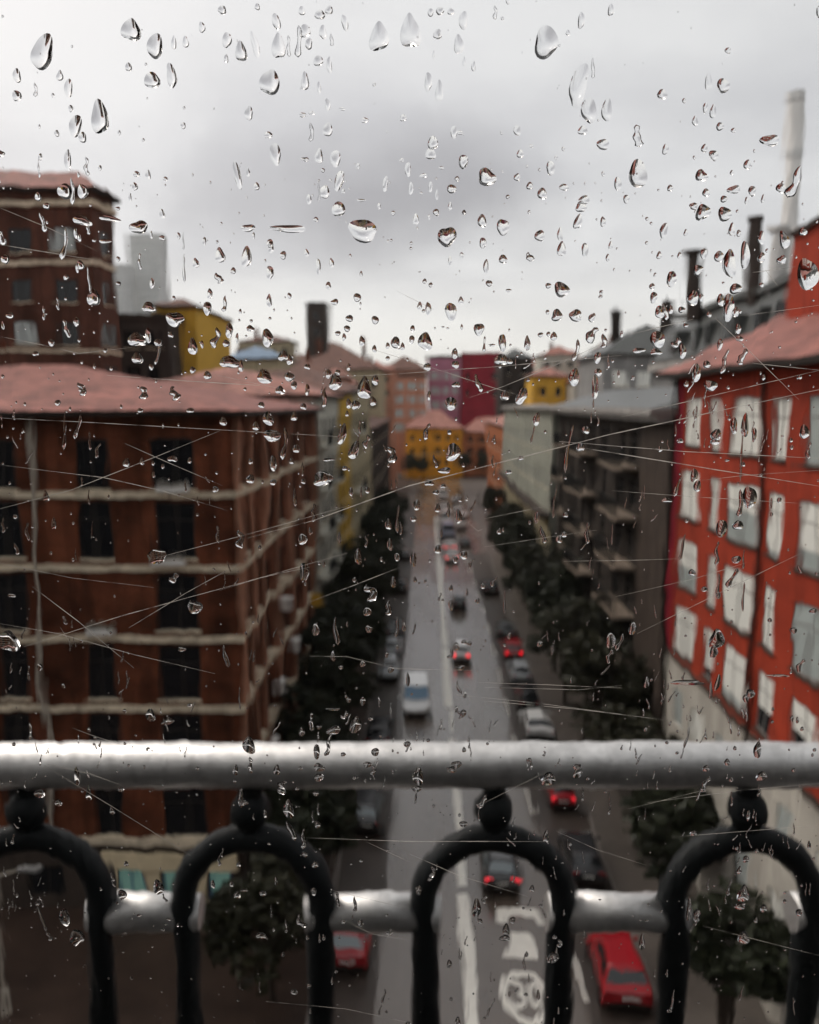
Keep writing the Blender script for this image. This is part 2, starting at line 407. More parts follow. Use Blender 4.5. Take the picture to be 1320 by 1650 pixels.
SIDE = {'S': 0.0, 'E': pi/2, 'W': -pi/2}
class Building:
    def __init__(s, name, label, x0, x1, y0, y1, z1, wall, cat='building', group=None, z0=0.13):
        s.x0, s.x1, s.y0, s.y1, s.z0, s.z1 = x0, x1, y0, y1, z0, z1
        s.root = empty(name, ((x0+x1)/2, (y0+y1)/2, z0)); s.wallmat = wall
        tag(s.root, label, cat, group)
        s.mb = MB(); s.done = set()
    def pt(s, side, a, z, d):
        """a along the facade, d outwards"""
        if side == 'S': return (a, s.y0 - d, z)
        if side == 'E': return (s.x1 + d, a, z)
        return (s.x0 - d, a, z)
    def span(s, side): return (s.x0, s.x1) if side == 'S' else (s.y0, s.y1)
    def part(s, name, mb, m, smooth=False, parent=None):
        if parent is None: return mb.build(name, m, s.root, smooth=smooth)
        return mb.build(name, m, parent, off=tuple(s.root.location), smooth=smooth)
    def facade(s, side, cols, rows, frame=FRAME_D, glass=GLASS_D, sill=STONE, skip=(), z0=None, z1=None, mb=None, glassfn=None, framefn=None, wallmb=None, blindfn=None):
        """cols: (centre, width), rows: (bottom, height); a wall with real openings"""
        z0 = s.z0 if z0 is None else z0; z1 = s.z1 if z1 is None else z1
        a0, a1 = s.span(side); mb = wallmb or s.mb; s.done.add(side)
        ab = sorted({a0, a1} | {round(c-w_/2, 3) for c, w_ in cols} | {round(c+w_/2, 3) for c, w_ in cols})
        zb = sorted({z0, z1} | {round(b_, 3) for b_, h in rows} | {round(b_+h, 3) for b_, h in rows})
        ops = {}
        for i, (c, w_) in enumerate(cols):
            for j, (b_, h) in enumerate(rows):
                if (i, j) in skip: continue
                ops[(round(c-w_/2,3), round(b_,3))] = (i, j)
        for p in range(len(ab)-1):
            for q in range(len(zb)-1):
                A0, A1, Z0, Z1 = ab[p], ab[p+1], zb[q], zb[q+1]
                if (A0, Z0) in ops:
                    dp = -0.22
                    o = [s.pt(side, *k, 0) for k in ((A0,Z0),(A1,Z0),(A1,Z1),(A0,Z1))]
                    n_ = [s.pt(side, *k, dp) for k in ((A0,Z0),(A1,Z0),(A1,Z1),(A0,Z1))]
                    mb.add(o+n_, [(0,1,5,4),(1,2,6,5),(2,3,7,6),(3,0,4,7),(4,5,6,7)])
                else:
                    mb.quad(*[s.pt(side, *k, 0) for k in ((A0,Z0),(A1,Z0),(A1,Z1),(A0,Z1))])
        lx, ly, lz = s.root.location
        for (i, j) in ops.values():
            c, w_ = cols[i]; b_, h = rows[j]
            fm, gm, sm = window_meshes(w_-.02, h-.02, 0)
            x, y, z = s.pt(side, c, b_+.01, 0)
            g = glassfn(i, j) if glassfn else glass
            fo = link('window', fm, framefn(i, j) if framefn else frame, s.root, (x-lx, y-ly, z-lz), SIDE[side])
            link('pane', gm, g, fo)
            if sill: link('sill', sm, sill, fo)
            bf = blindfn(i, j) if blindfn else 0
            if bf: link('blind', MB().box(-w_/2+.09, w_/2-.09, .062, .074, (h-.1)*(1-bf), h-.1).mesh('blind'), BLIND, fo)
    def close(s):
        m = s.mb; x0, x1, y0, y1, z0, z1 = s.x0, s.x1, s.y0, s.y1, s.z0, s.z1
        if 'S' not in s.done: m.quad((x0,y0,z0),(x1,y0,z0),(x1,y0,z1),(x0,y0,z1))
        if 'E' not in s.done: m.quad((x1,y0,z0),(x1,y1,z0),(x1,y1,z1),(x1,y0,z1))
        if 'W' not in s.done: m.quad((x0,y1,z0),(x0,y0,z0),(x0,y0,z1),(x0,y1,z1))
        m.quad((x1,y1,z0),(x0,y1,z0),(x0,y1,z1),(x1,y1,z1))
        m.quad((x0,y0,z1),(x1,y0,z1),(x1,y1,z1),(x0,y1,z1))
        return s.part('wall', m, s.wallmat)
    def course(s, z, h=0.25, d=0.16, m=STONE, sides='SE', name='string_course', ext=True):
        for sd_ in sides:
            a0, a1 = s.span(sd_)
            mb = MB()
            e1 = d if (sd_ == 'S') else -0.003
            if sd_ == 'S':
                mb.box(a0, a1 + d, s.y0-d, s.y0-.003, z, z+h)
            elif sd_ == 'E': mb.box(s.x1+.003, s.x1+d, s.y0+.001, a1, z, z+h)
            else: mb.box(s.x0-d, s.x0-.003, a0, a1, z, z+h)
            s.part(name, mb, m)
    def hip(s, h, ov=0.6, m=ROOF, eave=0.22, inset=None):
        x0, x1, y0, y1, z = s.x0-ov, s.x1+ov, s.y0-ov, s.y1+ov, s.z1
        s.part('eave', MB().box(x0, x1, y0, y1, z+.002, z+eave), EAVE)
        z += eave + .003
        dx, dy = x1-x0, y1-y0; k = min(dx, dy)/2 if inset is None else inset
        if dx >= dy: r0, r1 = (x0+k, (y0+y1)/2, z+h), (x1-k, (y0+y1)/2, z+h)
        else: r0, r1 = ((x0+x1)/2, y0+k, z+h), ((x0+x1)/2, y1-k, z+h)
        a, b_, c, d = (x0,y0,z),(x1,y0,z),(x1,y1,z),(x0,y1,z)
        mb = MB()
        if dx >= dy: mb.add([a,b_,c,d,r0,r1], [(0,1,5,4),(1,2,5),(2,3,4,5),(3,0,4),(3,2,1,0)])
        else: mb.add([a,b_,c,d,r0,r1], [(0,1,4),(1,2,5,4),(2,3,5),(3,0,4,5),(3,2,1,0)])
        return s.part('roof', mb, m)
    def flatroof(s, par=0.6, m=None, ov=0.12):
        mb = MB()
        x0, x1, y0, y1, z = s.x0-ov, s.x1+ov, s.y0-ov, s.y1+ov, s.z1+.002
        mb.box(x0, x1, y0, y0+.3, z, z+par); mb.box(x0, x1, y1-.3, y1, z, z+par)
        mb.box(x0, x0+.3, y0+.3, y1-.3, z, z+par); mb.box(x1-.3, x1, y0+.3, y1-.3, z, z+par)
        s.part('parapet', mb, m or CORNICE)
    def chimney(s, x, y, z0, z1, wx=.8, wy=.8, m=None, parent=None):
        mb = MB().box(x-wx/2, x+wx/2, y-wy/2, y+wy/2, z0, z1).box(x-wx/2-.08, x+wx/2+.08, y-wy/2-.08, y+wy/2+.08, z1+.001, z1+.18)
        mb.cyl((x, y, z1+.18), (x, y, z1+.7), .16, .13, 10)
        return s.part('chimney', mb, m or BRICK)
    def balcony(s, side, a, wd, z, d=1.1, m=CONC, rail=IRON):
        def bx(mb, a0, a1, d0, d1, z0, z1):
            p = s.pt(side, a0, z0, d0); q = s.pt(side, a1, z1, d1)
            lo = [min(u, v) for u, v in zip(p, q)]; hi = [max(u, v) for u, v in zip(p, q)]
            mb.box(lo[0], hi[0], lo[1], hi[1], lo[2], hi[2])
        mb = MB(); bx(mb, a-wd/2, a+wd/2, .003, d, z-.2, z)
        o = s.part('balcony', mb, m)
        rl = MB()
        bx(rl, a-wd/2, a+wd/2, d-.06, d-.02, z+.95, z+1.0)
        bx(rl, a-wd/2, a-wd/2+.04, .003, d-.06, z+.95, z+1.0); bx(rl, a+wd/2-.04, a+wd/2, .003, d-.06, z+.95, z+1.0)
        k = max(2, int(wd/.16))
        for i in range(k+1):
            aa = a-wd/2+.02+(wd-.04)*i/k
            bx(rl, aa-.012, aa+.012, d-.05, d-.03, z, z+.95)
        s.part('balcony_railing', rl, rail, parent=o)
        return o

rnd = random.Random(7)
# --- brown brick block on the left, corner towards the camera
A = Building('apartment_building', 'brown brick apartment block on the left with pale string courses and pink tiled roof', -33, -7.7, 33, 56, 21.0, BRICK)
courses = [17.75, 14.8, 11.85, 8.9, 5.95]
rowsA = [(18.1, 2.0)] + [(c-2.45, 2.3) for c in courses[:4]] + [(3.45, 2.1)]
A.facade('S', [(-30, 1.2), (-26, 1.7), (-22.5, 1.0), (-19.4, 1.2), (-17.0, 1.3), (-13.35, 1.15), (-10.1, 1.65)], rowsA, z0=3.2, skip={(5, 2)})
sideY = [34.4, 36.6, 39.8, 43.6, 47.8, 52.2]
A.facade('E', [(y, 1.25) for y in sideY], [(a, 1.7) for a, h in rowsA], z0=3.2, frame=FRAME_D,
    glassfn=lambda i, j: GLASS_D)
# ground floor with the shop
gm = MB()
A.facade('S', [(-27, 3), (-22, 3), (-16.2, 1.6), (-12.5, 1.25), (-10.55, 1.3), (-8.7, .95)], [(.65, 1.3)], z0=.13, z1=3.2, frame=FRAME_B, glass=GLASS_G, sill=None, wallmb=gm,
    glassfn=lambda i, j: GLASS_G if i > 2 else GLASS_D, framefn=lambda i, j: FRAME_B if i > 2 else FRAME_D)
A.facade('E', [(35.5, 2.2), (39.5, 3), (44.5, 3), (50, 3)], [(.5, 2.0)], z0=.13, z1=3.2, frame=FRAME_D, sill=None, wallmb=gm)
A.part('ground_floor_wall', gm, TAUPE_L)
A.close()
for c in courses: A.course(c)
A.course(3.08, .3, .2)
A.part('shop_fascia', MB().box(-13.7, -7.95, 32.78, 32.997, 1.97, 2.7), SHOP)
for xx in (-13.42, -11.53, -9.55): A.part('shop_pier', MB().box(xx-.24, xx+.24, 32.86, 32.997, .135, 1.965), SHOP)
for xa, xb in ((-13.15, -11.8), (-11.25, -9.82), (-9.28, -8.0)): A.part('shop_stallriser', MB().box(xa, xb, 32.9, 32.997, .135, .64), SHOP)
for yy in (33.35, 35.5, 38.1, 41.6, 45.7, 50.0, 54.4, 55.75):
    zs = [3.4] + courses[::-1] + [21.0]
    for k in range(len(zs)-1):
        A.part('pilaster', MB().box(-7.697, -7.50, yy-.28, yy+.28, zs[k]+(.253 if k else 0), zs[k+1]-.003), BRICK_L)
A.part('drain_pipe', MB().cyl((-15.75, 32.86, 3.4), (-15.75, 32.86, 20.9), .11, n=10), PIPE)
A.part('drain_pipe', MB().cyl((-7.40, 55.3, 3.4), (-7.40, 55.3, 20.9), .09, n=10), PIPE)
A.hip(2.3, .7)
A.chimney(-24, 46, 22, 24.6, 1.0, .8)
def ac(loc, rz, label):
    r = tag(empty('air_conditioner', loc, rz), label, 'air conditioner', 'air conditioners on the left brick block')
    m1 = MB().box(-.42, .42, -.36, -.04, 0, .62); link('housing', m1.mesh('ac_housing'), ACW, r)
    m2 = MB().lathe([(.0, 0), (.22, 0), (.24, .015), (.26, 0)], n=16)
    me = m2.mesh('ac_grille'); me.transform(Matrix.Translation((.1, -.365, .31)) @ Matrix.Rotation(pi/2, 4, 'X')); link('fan_grille', me, FRAME_D, r)
    link('bracket', MB().box(-.3, -.26, -.34, -.002, -.05, -.004).box(.26, .3, -.34, -.002, -.05, -.004).mesh('ac_bracket'), FRAME_D, r)
for (y, z, lab) in ((42.0, 11.0, 'white air conditioner box highest on the side of the brick block'), (40.2, 7.2, 'white air conditioner box on the brick block side near the corner'),
        (38.3, 5.0, 'white air conditioner box lowest on the brick block side'), (44.6, 8.0, 'white air conditioner box farthest along the brick block side')):
    ac((-7.502, y + (.0), z), pi/2, lab)
def pots(x, z, label, nb):
    r = tag(empty('flower_box', (x, 32.85, z)), label, 'flower box', 'flower boxes on the left facade')
    link('planter', MB().box(-.6, .6, -.22, .1, 0, .2).mesh('planter'), ACW, r)
    mb = MB(); g = random.Random(nb)
    for i in range(60):
        p = Vector((g.uniform(-.58,.58), g.uniform(-.25,.1), .2+abs(g.gauss(0,.12)))); s_ = .06
        u = Vector((g.uniform(-1,1), g.uniform(-1,1), g.uniform(-1,1))).normalized()*s_; v = u.orthogonal().normalized()*s_
        mb.quad(p-u, p-v, p+u, p+v)
    link('flowers', mb.mesh('flowers'), WHITEW if nb != 2 else PALEGREEN, r)
pots(-10.35, 15.06, 'pale flower box on the string course under a brick block window, highest one', 1)
pots(-13.3, 12.15, 'white flower box at a narrow window of the brick block', 2)
pots(-10.1, 18.02, 'white flower box just under the eave of the brick block', 3)

# --- taller brick tower behind, far left
T = Building('apartment_tower', 'tall dark brick tower at the far left with pink roof', -44, -24.0, 62, 65.5, 36.6, BRICK_T)
T.facade('S', [(-42+3.1*i, 1.5) for i in range(6)], [(z, 1.7) for z in (19.5, 22.6, 25.7, 28.8, 32.4)], glassfn=lambda i, j: GLASS_D if (i+j) % 3 else BLIND_G)
T.facade('E', [(63.8, 1.2)], [(z, 1.7) for z in (22.6, 25.7, 28.8, 32.4)])
T.close(); T.course(31.5, .3, .15); T.course(35.6, .35, .25); T.hip(1.6, .5)
for z in (25.2,): T.course(z, .2, .12)
TB = Building('apartment_building', 'low dark brown block between the brick tower and the yellow house', -29, -22.2, 72, 84, 28.6, DARKW)
TB.facade('S', [(-27.5, 1.4), (-25.2, 1.4), (-23.4, 1.0)], [(z, 1.5) for z in (23.2, 26.2)]); TB.close(); TB.flatroof(.5, TAUPE_L)
YB = Building('house', 'yellow house behind the pink tiled roof on the left', -24.6, -20.9, 76.5, 90, 30.0, YELLOW)
YB.facade('S', [(-23.3, .9)], [(26.6, 1.4)]); YB.close(); YB.hip(.9, .3, ROOF_B)
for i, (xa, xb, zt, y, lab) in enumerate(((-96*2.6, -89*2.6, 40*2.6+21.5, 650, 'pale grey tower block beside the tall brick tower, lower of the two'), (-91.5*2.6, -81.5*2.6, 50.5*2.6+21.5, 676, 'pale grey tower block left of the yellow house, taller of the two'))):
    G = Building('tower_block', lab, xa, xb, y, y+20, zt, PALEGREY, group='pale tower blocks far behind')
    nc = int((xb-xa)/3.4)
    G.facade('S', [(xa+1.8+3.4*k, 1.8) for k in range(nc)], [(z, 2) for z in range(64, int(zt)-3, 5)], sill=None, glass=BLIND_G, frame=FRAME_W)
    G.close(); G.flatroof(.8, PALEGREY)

# --- left row beyond the brick block
B2 = Building('apartment_building', 'off white block with dark balconies next to the brick block', -22, -7.7, 56.3, 71.5, 21.9, OFFW)
rows = [(3.6+3.05*k, 1.6) for k in range(6)]
B2.facade('S', [], []); B2.facade('E', [(58.2, 1.5), (61.4, 1.5), (64.6, 1.5), (67.6, 1.5), (70.2, 1.2)], rows); B2.close()
for k in range(6):
    for y in (59.8, 66.1): B2.balcony('E', y, 4.2, 3.3+3.05*k, .9, m=OFFW)
B2.hip(2.2, .5, ROOF_S)
B3 = Building('apartment_building', 'narrow yellow block in the left row of houses', -20, -7.6, 71.8, 82, 22.3, YELLOW)
B3.facade('E', [(73.6, 1.3), (76.9, 1.3), (80.2, 1.3)], rows); B3.close(); B3.hip(2.0, .5, ROOF_B)
B4 = Building('apartment_building', 'long cream block farther along the left side of the street', -20, -7.7, 82.3, 113, 22.6, CREAM)
B4.facade('E', [(84.5+3.4*i, 1.4) for i in range(9)], rows); B4.close(); B4.hip(2.4, .5, ROOF_B)
for k in (1, 3, 5): B4.balcony('E', 90, 8, 3.3+3.05*k, .8, m=OFFW)
B5 = Building('apartment_building', 'dark block at the end of the left row before the crossing', -24, -8.0, 116, 180, 18.0, TAUPE)
B5.facade('E', [(119+4*i, 1.4) for i in range(14)], rows[:5]); B5.close(); B5.hip(2.2, .5, ROOF_B)
# houses behind the left row
Q = Building('house', 'house with blue grey sheet roof behind the left row', -27, -19.5, 112, 124, 27.2, CREAM)
Q.facade('S', [(-25, 1.2), (-22, 1.2)], [(24.2, 1.5)]); Q.close(); Q.hip(1.8, .4, SLATE_B)
Q = Building('house', 'terracotta house just behind the long cream block', -24.5, -13, 128, 140, 25.2, TERRA)
Q.facade('S', [(-22, 1.3), (-18.5, 1.3), (-15, 1.3)], [(22.2, 1.5)]); Q.close(); Q.hip(2.6, .5, ROOF_B); Q.chimney(-19, 134, 26, 29.6)
Q = Building('house', 'wide house with dark brown hipped roof left of the salmon block', -27, -9, 165, 182, 28.0, CREAM)
Q.facade('S', [(-25+3.6*i, 1.4) for i in range(5)], [(24.4, 1.6), (20.6, 1.6)]); Q.close(); Q.hip(4.6, .6, ROOF_B); Q.chimney(-13, 172, 29, 34.4); Q.chimney(-22, 172, 29, 34.0)
Q = Building('stair_tower', 'narrow dark tower standing above the brown roofs on the left', -26.2, -22.2, 186, 191, 42.5, DARKW)
Q.facade('S', [(-24.2, 1.0)], [(36, 1.8), (39.4, 1.8)], sill=None); Q.close(); Q.flatroof(.7, TAUPE)
Q = Building('house', 'cream gabled house low behind the yellow block', -19.5, -12.5, 143, 153, 24.6, CREAM); Q.facade('S', [(-17.5, 1.2), (-14.5, 1.2)], [(21.6, 1.5)]); Q.close(); Q.hip(2.8, .4, ROOF_S)

# --- end of the street
E1 = Building('house', 'orange house facing the street at its far end', -6.4, 9.8, 244, 258, 14.2, ORANGE)
E1.facade('S', [(-4.4, 1.2), (-1.2, 1.2), (2.2, 1.3), (5.4, 1.2), (8.2, 1.0)], [(3.6, 1.7), (7.2, 1.7), (10.8, 1.7)]); E1.close(); E1.hip(5.2, .7, ROOF_S); E1.course(6.6, .3, .2, CREAM, 'S')
E5 = Building('house', 'terracotta house beside the orange one at the street end', 10.1, 25, 246, 258, 13.0, TERRA)
E5.facade('S', [(12.2+2.9*i, 1.4) for i in range(5)], [(3.4, 1.9), (6.8, 1.9), (10.0, 1.8)]); E5.close(); E5.hip(4.6, .6, ROOF_S)
E2 = Building('apartment_building', 'salmon block with pale windows behind the orange house', -14.6, -.4, 262, 276, 31.6, SALMON)
E2.facade('S', [(-12.5, 2.2), (-8.6, 2.2), (-4.8, 2.2), (-1.9, 1.4)], [(13, 2.2), (17.2, 2.2), (21.4, 2.2), (25.6, 2.2)], glass=BLIND_G, frame=FRAME_W); E2.close(); E2.hip(4.6, .8, ROOF_B); E2.course(29.6, .8, .3, DARKW, 'S')
E3 = Building('apartment_building', 'pink lilac block at the street end beside the dark red one', -.1, 9.8, 268, 284, 35.6, MAGENTA)
E3.facade('S', [(2, 2.0), (5, 2.0), (8, 1.6)], [(20, 2.2), (24.4, 2.2), (29, 2.2)], glass=BLIND_G, frame=FRAME_W); E3.close(); E3.flatroof(.9, DARKW)
E4 = Building('apartment_building', 'deep dark red block at the street end', 10.1, 22.2, 266, 284, 36.4, DARKRED)
E4.facade('S', [(12.5, 1.4), (20, 1.4)], [(24, 1.8), (29, 1.8)], glass=GLASS_D); E4.close(); E4.flatroof(.8, DARKRED)
Q = Building('apartment_building', 'long low block with brown roof closing the view on the far left', -60, -16, 280, 296, 32.5, TAUPE_L)
Q.facade('S', [(-58+4*i, 1.6) for i in range(10)], [(25, 1.8), (29, 1.8)]); Q.close(); Q.hip(5, .6, ROOF_B)
Q = Building('apartment_building', 'long grey block with reddish roof closing the view on the far right', 23, 90, 284, 300, 33.5, GREYW)
Q.facade('S', [(25+4*i, 1.6) for i in range(15)], [(26, 1.8), (30, 1.8)]); Q.close(); Q.hip(3.5, .6, ROOF_S)
Q = Building('apartment_building', 'terracotta block at the far end of the right row', 12, 26, 131, 178, 17.8, TERRA)
Q.facade('S', [], []); Q.facade('W', [(134+4*i, 1.5) for i in range(10)], [(4+3.2*k, 1.7) for k in range(4)]); Q.close(); Q.hip(2.6, .5, ROOF_S)
Q = Building('house', 'grey green house behind the right row near the dark red block', 15.6, 23.4, 190, 202, 31.5, TAUPE)
Q.facade('S', [(17.6, 1.4), (21.4, 1.4)], [(24, 1.8), (28, 1.8)]); Q.close(); Q.hip(2.2, .4, SLATE)
Q = Building('house', 'small yellow house showing above the right row', 18.6, 24.6, 150, 161, 26.2, YELLOW)
Q.facade('S', [(20.2, 1.2), (23, 1.2)], [(22.8, 1.6)]); Q.close(); Q.hip(1.6, .5, ROOF_S)
Q = Building('house', 'white house with orange roof right of the small yellow house', 24.8, 34, 146, 158, 25.0, OFFW)
Q.facade('S', [(27, 1.4), (31, 1.4)], [(21.8, 1.6)]); Q.close(); Q.hip(2.4, .5, TERRA)
Q = Building('apartment_building', 'dark grey roofed block with white attic windows behind the right row', 20.5, 33, 100, 116, 27.0, GREYW)
Q.facade('S', [(22.5, 1.6), (25.3, 1.6), (28.6, 1.6), (31.2, 1.2)], [(23.4, 1.8)], glass=BLIND, frame=FRAME_W); Q.close(); Q.hip(4.0, .5, SLATE)
Q.chimney(23.2, 106, 28, 32.6, 1.2, .9, TAUPE); Q.chimney(29, 104, 28, 33.5, 1.6, .8, TAUPE)

for k, (x, y, wx, z, mt, rf_, what) in enumerate(((-34, 140, 8, 27.5, OFFW, ROOF_B, 'off white house with brown roof behind the blue roofed house'), (-17, 205, 9, 29.5, SALMON, ROOF_S, 'salmon house left of the street end'),
        (-30, 215, 10, 34, TAUPE_L, ROOF_B, 'taupe house beyond the narrow dark tower'), (-42, 190, 11, 35, CREAM, ROOF_B, 'cream house far left beyond the yellow house'), 
        (27, 205, 9, 33, OFFW, ROOF_S, 'off white house with salmon roof far right of the dark red block'), (38, 190, 10, 33.5, TERRA, ROOF_B, 'terracotta house among the far right roofs'), (33, 128, 8, 28.5, TAUPE, SLATE, 'taupe house with slate roof behind the right row'),
        (44, 150, 9, 33, CREAM, ROOF_S, 'cream house high behind the slate roofs on the right'))):
    q = Building('house', what, x, x+wx, y, y+9, z, mt)
    q.facade('S', [(x+1.6+2.7*i, 1.2) for i in range(int((wx-1.6)/2.7)+1)], [(z-3.0, 1.6), (z-6.4, 1.6)]); q.close(); q.hip(1.6+(k % 3)*.7, .4, rf_); q.chimney(x+wx*.3, y+3, z+.6, z+3.0, .8, .7)

# --- right side: red building, taupe block with balconies, pale block
RB = Building('apartment_building', 'red rendered building on the right with tall pale windows', 12, 27, 19, 41.2, 22.7, RED)
wcol = [(38.55, 2.5), (35.1, 1.2), (32.1, 2.6), (29.0, 1.45), (26.0, 2.0), (22.8, 2.0)]
wrow = [(19.55, 2.2), (16.2, 2.25), (12.9, 2.25), (9.75, 2.2)]
def rbglass(i, j):
    return {(0,2): BLIND_G, (2,1): BLIND_G, (4,0): BLIND_G, (4,1): BLIND_G, (4,2): BLIND_G, (4,3): GLASS_D, (3,3): GLASS_D, (1,3): GLASS_D, (2,3): BLIND_G, (3,1): BLIND_G}.get((i,j), BLIND)
RB.facade('W', wcol, wrow, frame=FRAME_G, sill=TAUPE_L, z0=9.4, glassfn=rbglass, blindfn=lambda i, j: {(0,2): .55, (2,1): .45, (4,1): .7, (3,3): .6, (1,3): .8, (4,3): .5, (2,3): .85, (3,1): .9}.get((i,j), 0))
lm = MB()
RB.facade('W', [(38.9, 1.3), (36.0, 1.0), (33.1, 1.1), (30.1, 1.1), (27.0, 1.2), (23.5, 1.6)], [(6.1, 1.9), (2.9, 1.9)], frame=FRAME_W, sill=None, z0=.13, z1=9.4, wallmb=lm, glassfn=lambda i, j: BLIND if (i+j) % 2 else BLIND_G)
RB.done.discard('S')
RB.part('lower_wall', lm, WHITEW)
RB.close()
RB.part('ledge', MB().box(11.86, 11.997, 19, 41.2, 9.28, 9.42), TAUPE_L)
RB.part('drain_pipe', MB().cyl((11.87, 30.2, .2), (11.87, 30.2, 22.6), .075, n=10), EAVE)
RB.part('drain_pipe', MB().cyl((11.87, 40.9, .2), (11.87, 40.9, 22.6), .075, n=10), EAVE)
RB.part('corner_strip', MB().box(11.94, 11.997, 40.2, 41.2, 9.45, 22.6), DARKRED)
RB.hip(4.6, .8, ROOF)
RB.part('attic_block', MB().box(14.8, 18.5, 31.8, 35.6, 23.6, 28.2), RED)
RB.part('attic_block_cap', MB().box(14.6, 18.7, 31.6, 35.8, 28.203, 28.4), DARKW)
RB.chimney(16.0, 29.0, 24, 28.3, 1.2, 1.0, BRICK)

MS = Building('apartment_building', 'grey block with dark mansard roof rising behind the red building', 18.5, 34, 42.2, 70, 24.6, GREYW)
MS.facade('W', [(44+4*i, 1.5) for i in range(6)], [(z, 1.7) for z in (15.5, 18.7, 22.0)]); MS.close()
mb = MB(); rings = []
for off, z in ((-.5, 24.62), (-.5, 24.9), (.1, 25.1), (.9, 27.2), (1.6, 28.0), (1.2, 28.1), (1.2, 28.5), (4.5, 29.6)):
    x0, x1, y0, y1 = 18.5+off, 34-off, 42.2+off, 70-off
    rings.append([(x0,y0,z),(x1,y0,z),(x1,y1,z),(x0,y1,z)])
mb.loft(rings); rf = MS.part('mansard_roof', mb, SLATE)
MS.part('cornice', MB().box(17.85, 18.497, 41.9, 70.3, 24.0, 24.55), CORNICE)
for y in (45, 49, 53, 57, 61, 65):
    d = MB().box(18.55, 20.2, y-.7, y+.7, 25.15, 26.9); o = MS.part('dormer', d, SLATE)
    MS.part('dormer_window', MB().box(18.5, 18.545, y-.5, y+.5, 25.4, 26.7), GLASS_D, parent=o)
for x, y, z, r_, m_ in ((19.2, 63.0, 32.2, .62, DARKW), (19.8, 53.0, 32.4, .33, DARKW), (20.5, 51.2, 31.5, .55, PALEGREY), (21.2, 49.9, 31.2, .5, PALEGREY)):
    mb = MB().cyl((x, y, 27.5), (x, y, z), r_, r_*.9, 14).cyl((x, y, z+.002), (x, y, z+.25), r_*1.25, r_*1.25, 14)
    MS.part('chimney', mb, m_, smooth=False)
# tank on the roof at the right edge
tk = tag(empty('roof_tank', (17.3, 29.0, 26.6)), 'rusty red round tank on the roof at the right edge', 'tank')
link('tank_body', MB().lathe([(0,1.0),(.75,1.0),(.82,1.08),(.82,2.1),(.6,2.3),(0,2.4)], n=24).mesh('tank_body', smooth=False), RED, tk)
link('vent_pipe', MB().cyl((0,0,2.38),(0,0,2.9),.06,n=8).mesh('vent_pipe'), EAVE, tk)
link('stand', MB().box(-.6,-.5,-.6,-.5,-2.6,1.0).box(.5,.6,-.6,-.5,-2.6,1.0).box(-.6,-.5,.5,.6,-2.6,1.0).box(.5,.6,.5,.6,-2.6,1.0).mesh('stand'), EAVE, tk)

D1 = Building('apartment_building', 'dark taupe block with stacked balconies beside the red building', 12, 27, 41.5, 78.5, 20.9, TAUPE)
rD = [(3.5+2.9*k, 2.05) for k in range(6)]
D1.facade('W', [(43.1, .8), (45.6, .8), (49.6, 1.6), (52.4, 1.6), (57.4, 1.5), (61.5, 1.6), (65.5, 1.6), (70.0, 1.5), (75, 1.6)], rD, sill=None); D1.close()
for k in range(6):
    for y, wd in ((51.0, 6.4), (63.5, 6.4)): D1.balcony('W', y, wd, 3.4+2.9*k, 1.15)
    D1.balcony('W', 74, 5, 3.4+2.9*k, .9)
D1.part('wall_strip', MB().box(11.9, 11.997, 41.6, 47.2, 3.3, 20.8), TAUPE_L)
D1.part('cornice', MB().box(10.9, 27, 41.52, 79, 20.903, 21.25).box(11.2, 27, 41.6, 79, 20.6, 20.9), CORNICE)
D1.part('roof', MB().add([(11.3,42.4,21.26),(27,42.4,21.26),(27,78.2,21.26),(11.3,78.2,21.26),(16,46,22.6),(27,46,22.6),(27,75,22.6),(16,75,22.6)], [(0,1,5,4),(1,2,6,5),(2,3,7,6),(3,0,4,7),(4,5,6,7),(3,2,1,0)]), SLATE)
D2 = Building('apartment_building', 'pale grey green block with dark terrace line on the right side', 11.6, 25, 79.3, 130, 20.8, PALEGREEN)
D2.facade('W', [(82+4.1*i, 1.2) for i in range(12)], [(13.2, 1.7), (16.9, 1.7)], z0=11, glassfn=lambda i, j: BLIND_G, frame=FRAME_W)
lm = MB(); D2.facade('W', [(82+4.1*i, 1.4) for i in range(12)], [(4, 1.7), (7.4, 1.7)], z0=.13, z1=11, wallmb=lm); D2.part('lower_wall', lm, CREAM)
D2.done.discard('S'); D2.close()
D2.part('terrace', MB().box(10.6, 11.597, 79.3, 130, 10.7, 11.0), DARKW)
for i in range(13): D2.part('pilaster', MB().box(11.45, 11.597, 79.7+4.1*i-.2, 79.7+4.1*i+.2, 11.05, 20.7), OFFW)
D2.part('cornice', MB().box(10.9, 25, 79.1, 130.2, 20.803, 21.2), CORNICE); 

# factory chimney in the distance
fp = at_y(1283, 150, 200); ft = fp.z
fc = tag(empty('factory_chimney', (fp.x, 200, 0)), 'tall pale factory chimney in the mist at the upper right', 'chimney')
MISTY = mat('pale_chimney_concrete', (0.72, 0.71, 0.69), 0.9, 0.1, 0.2)  # distant mist put into the pale base colour
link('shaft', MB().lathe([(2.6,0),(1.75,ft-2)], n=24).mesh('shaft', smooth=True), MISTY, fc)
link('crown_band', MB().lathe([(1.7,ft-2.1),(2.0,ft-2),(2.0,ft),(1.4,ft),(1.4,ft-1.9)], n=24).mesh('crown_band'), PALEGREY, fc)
link('middle_band', MB().lathe([(1.84,ft-14),(2.0,ft-13.9),(2.0,ft-12.2),(1.82,ft-12.1)], n=24).mesh('middle_band'), PALEGREY, fc)

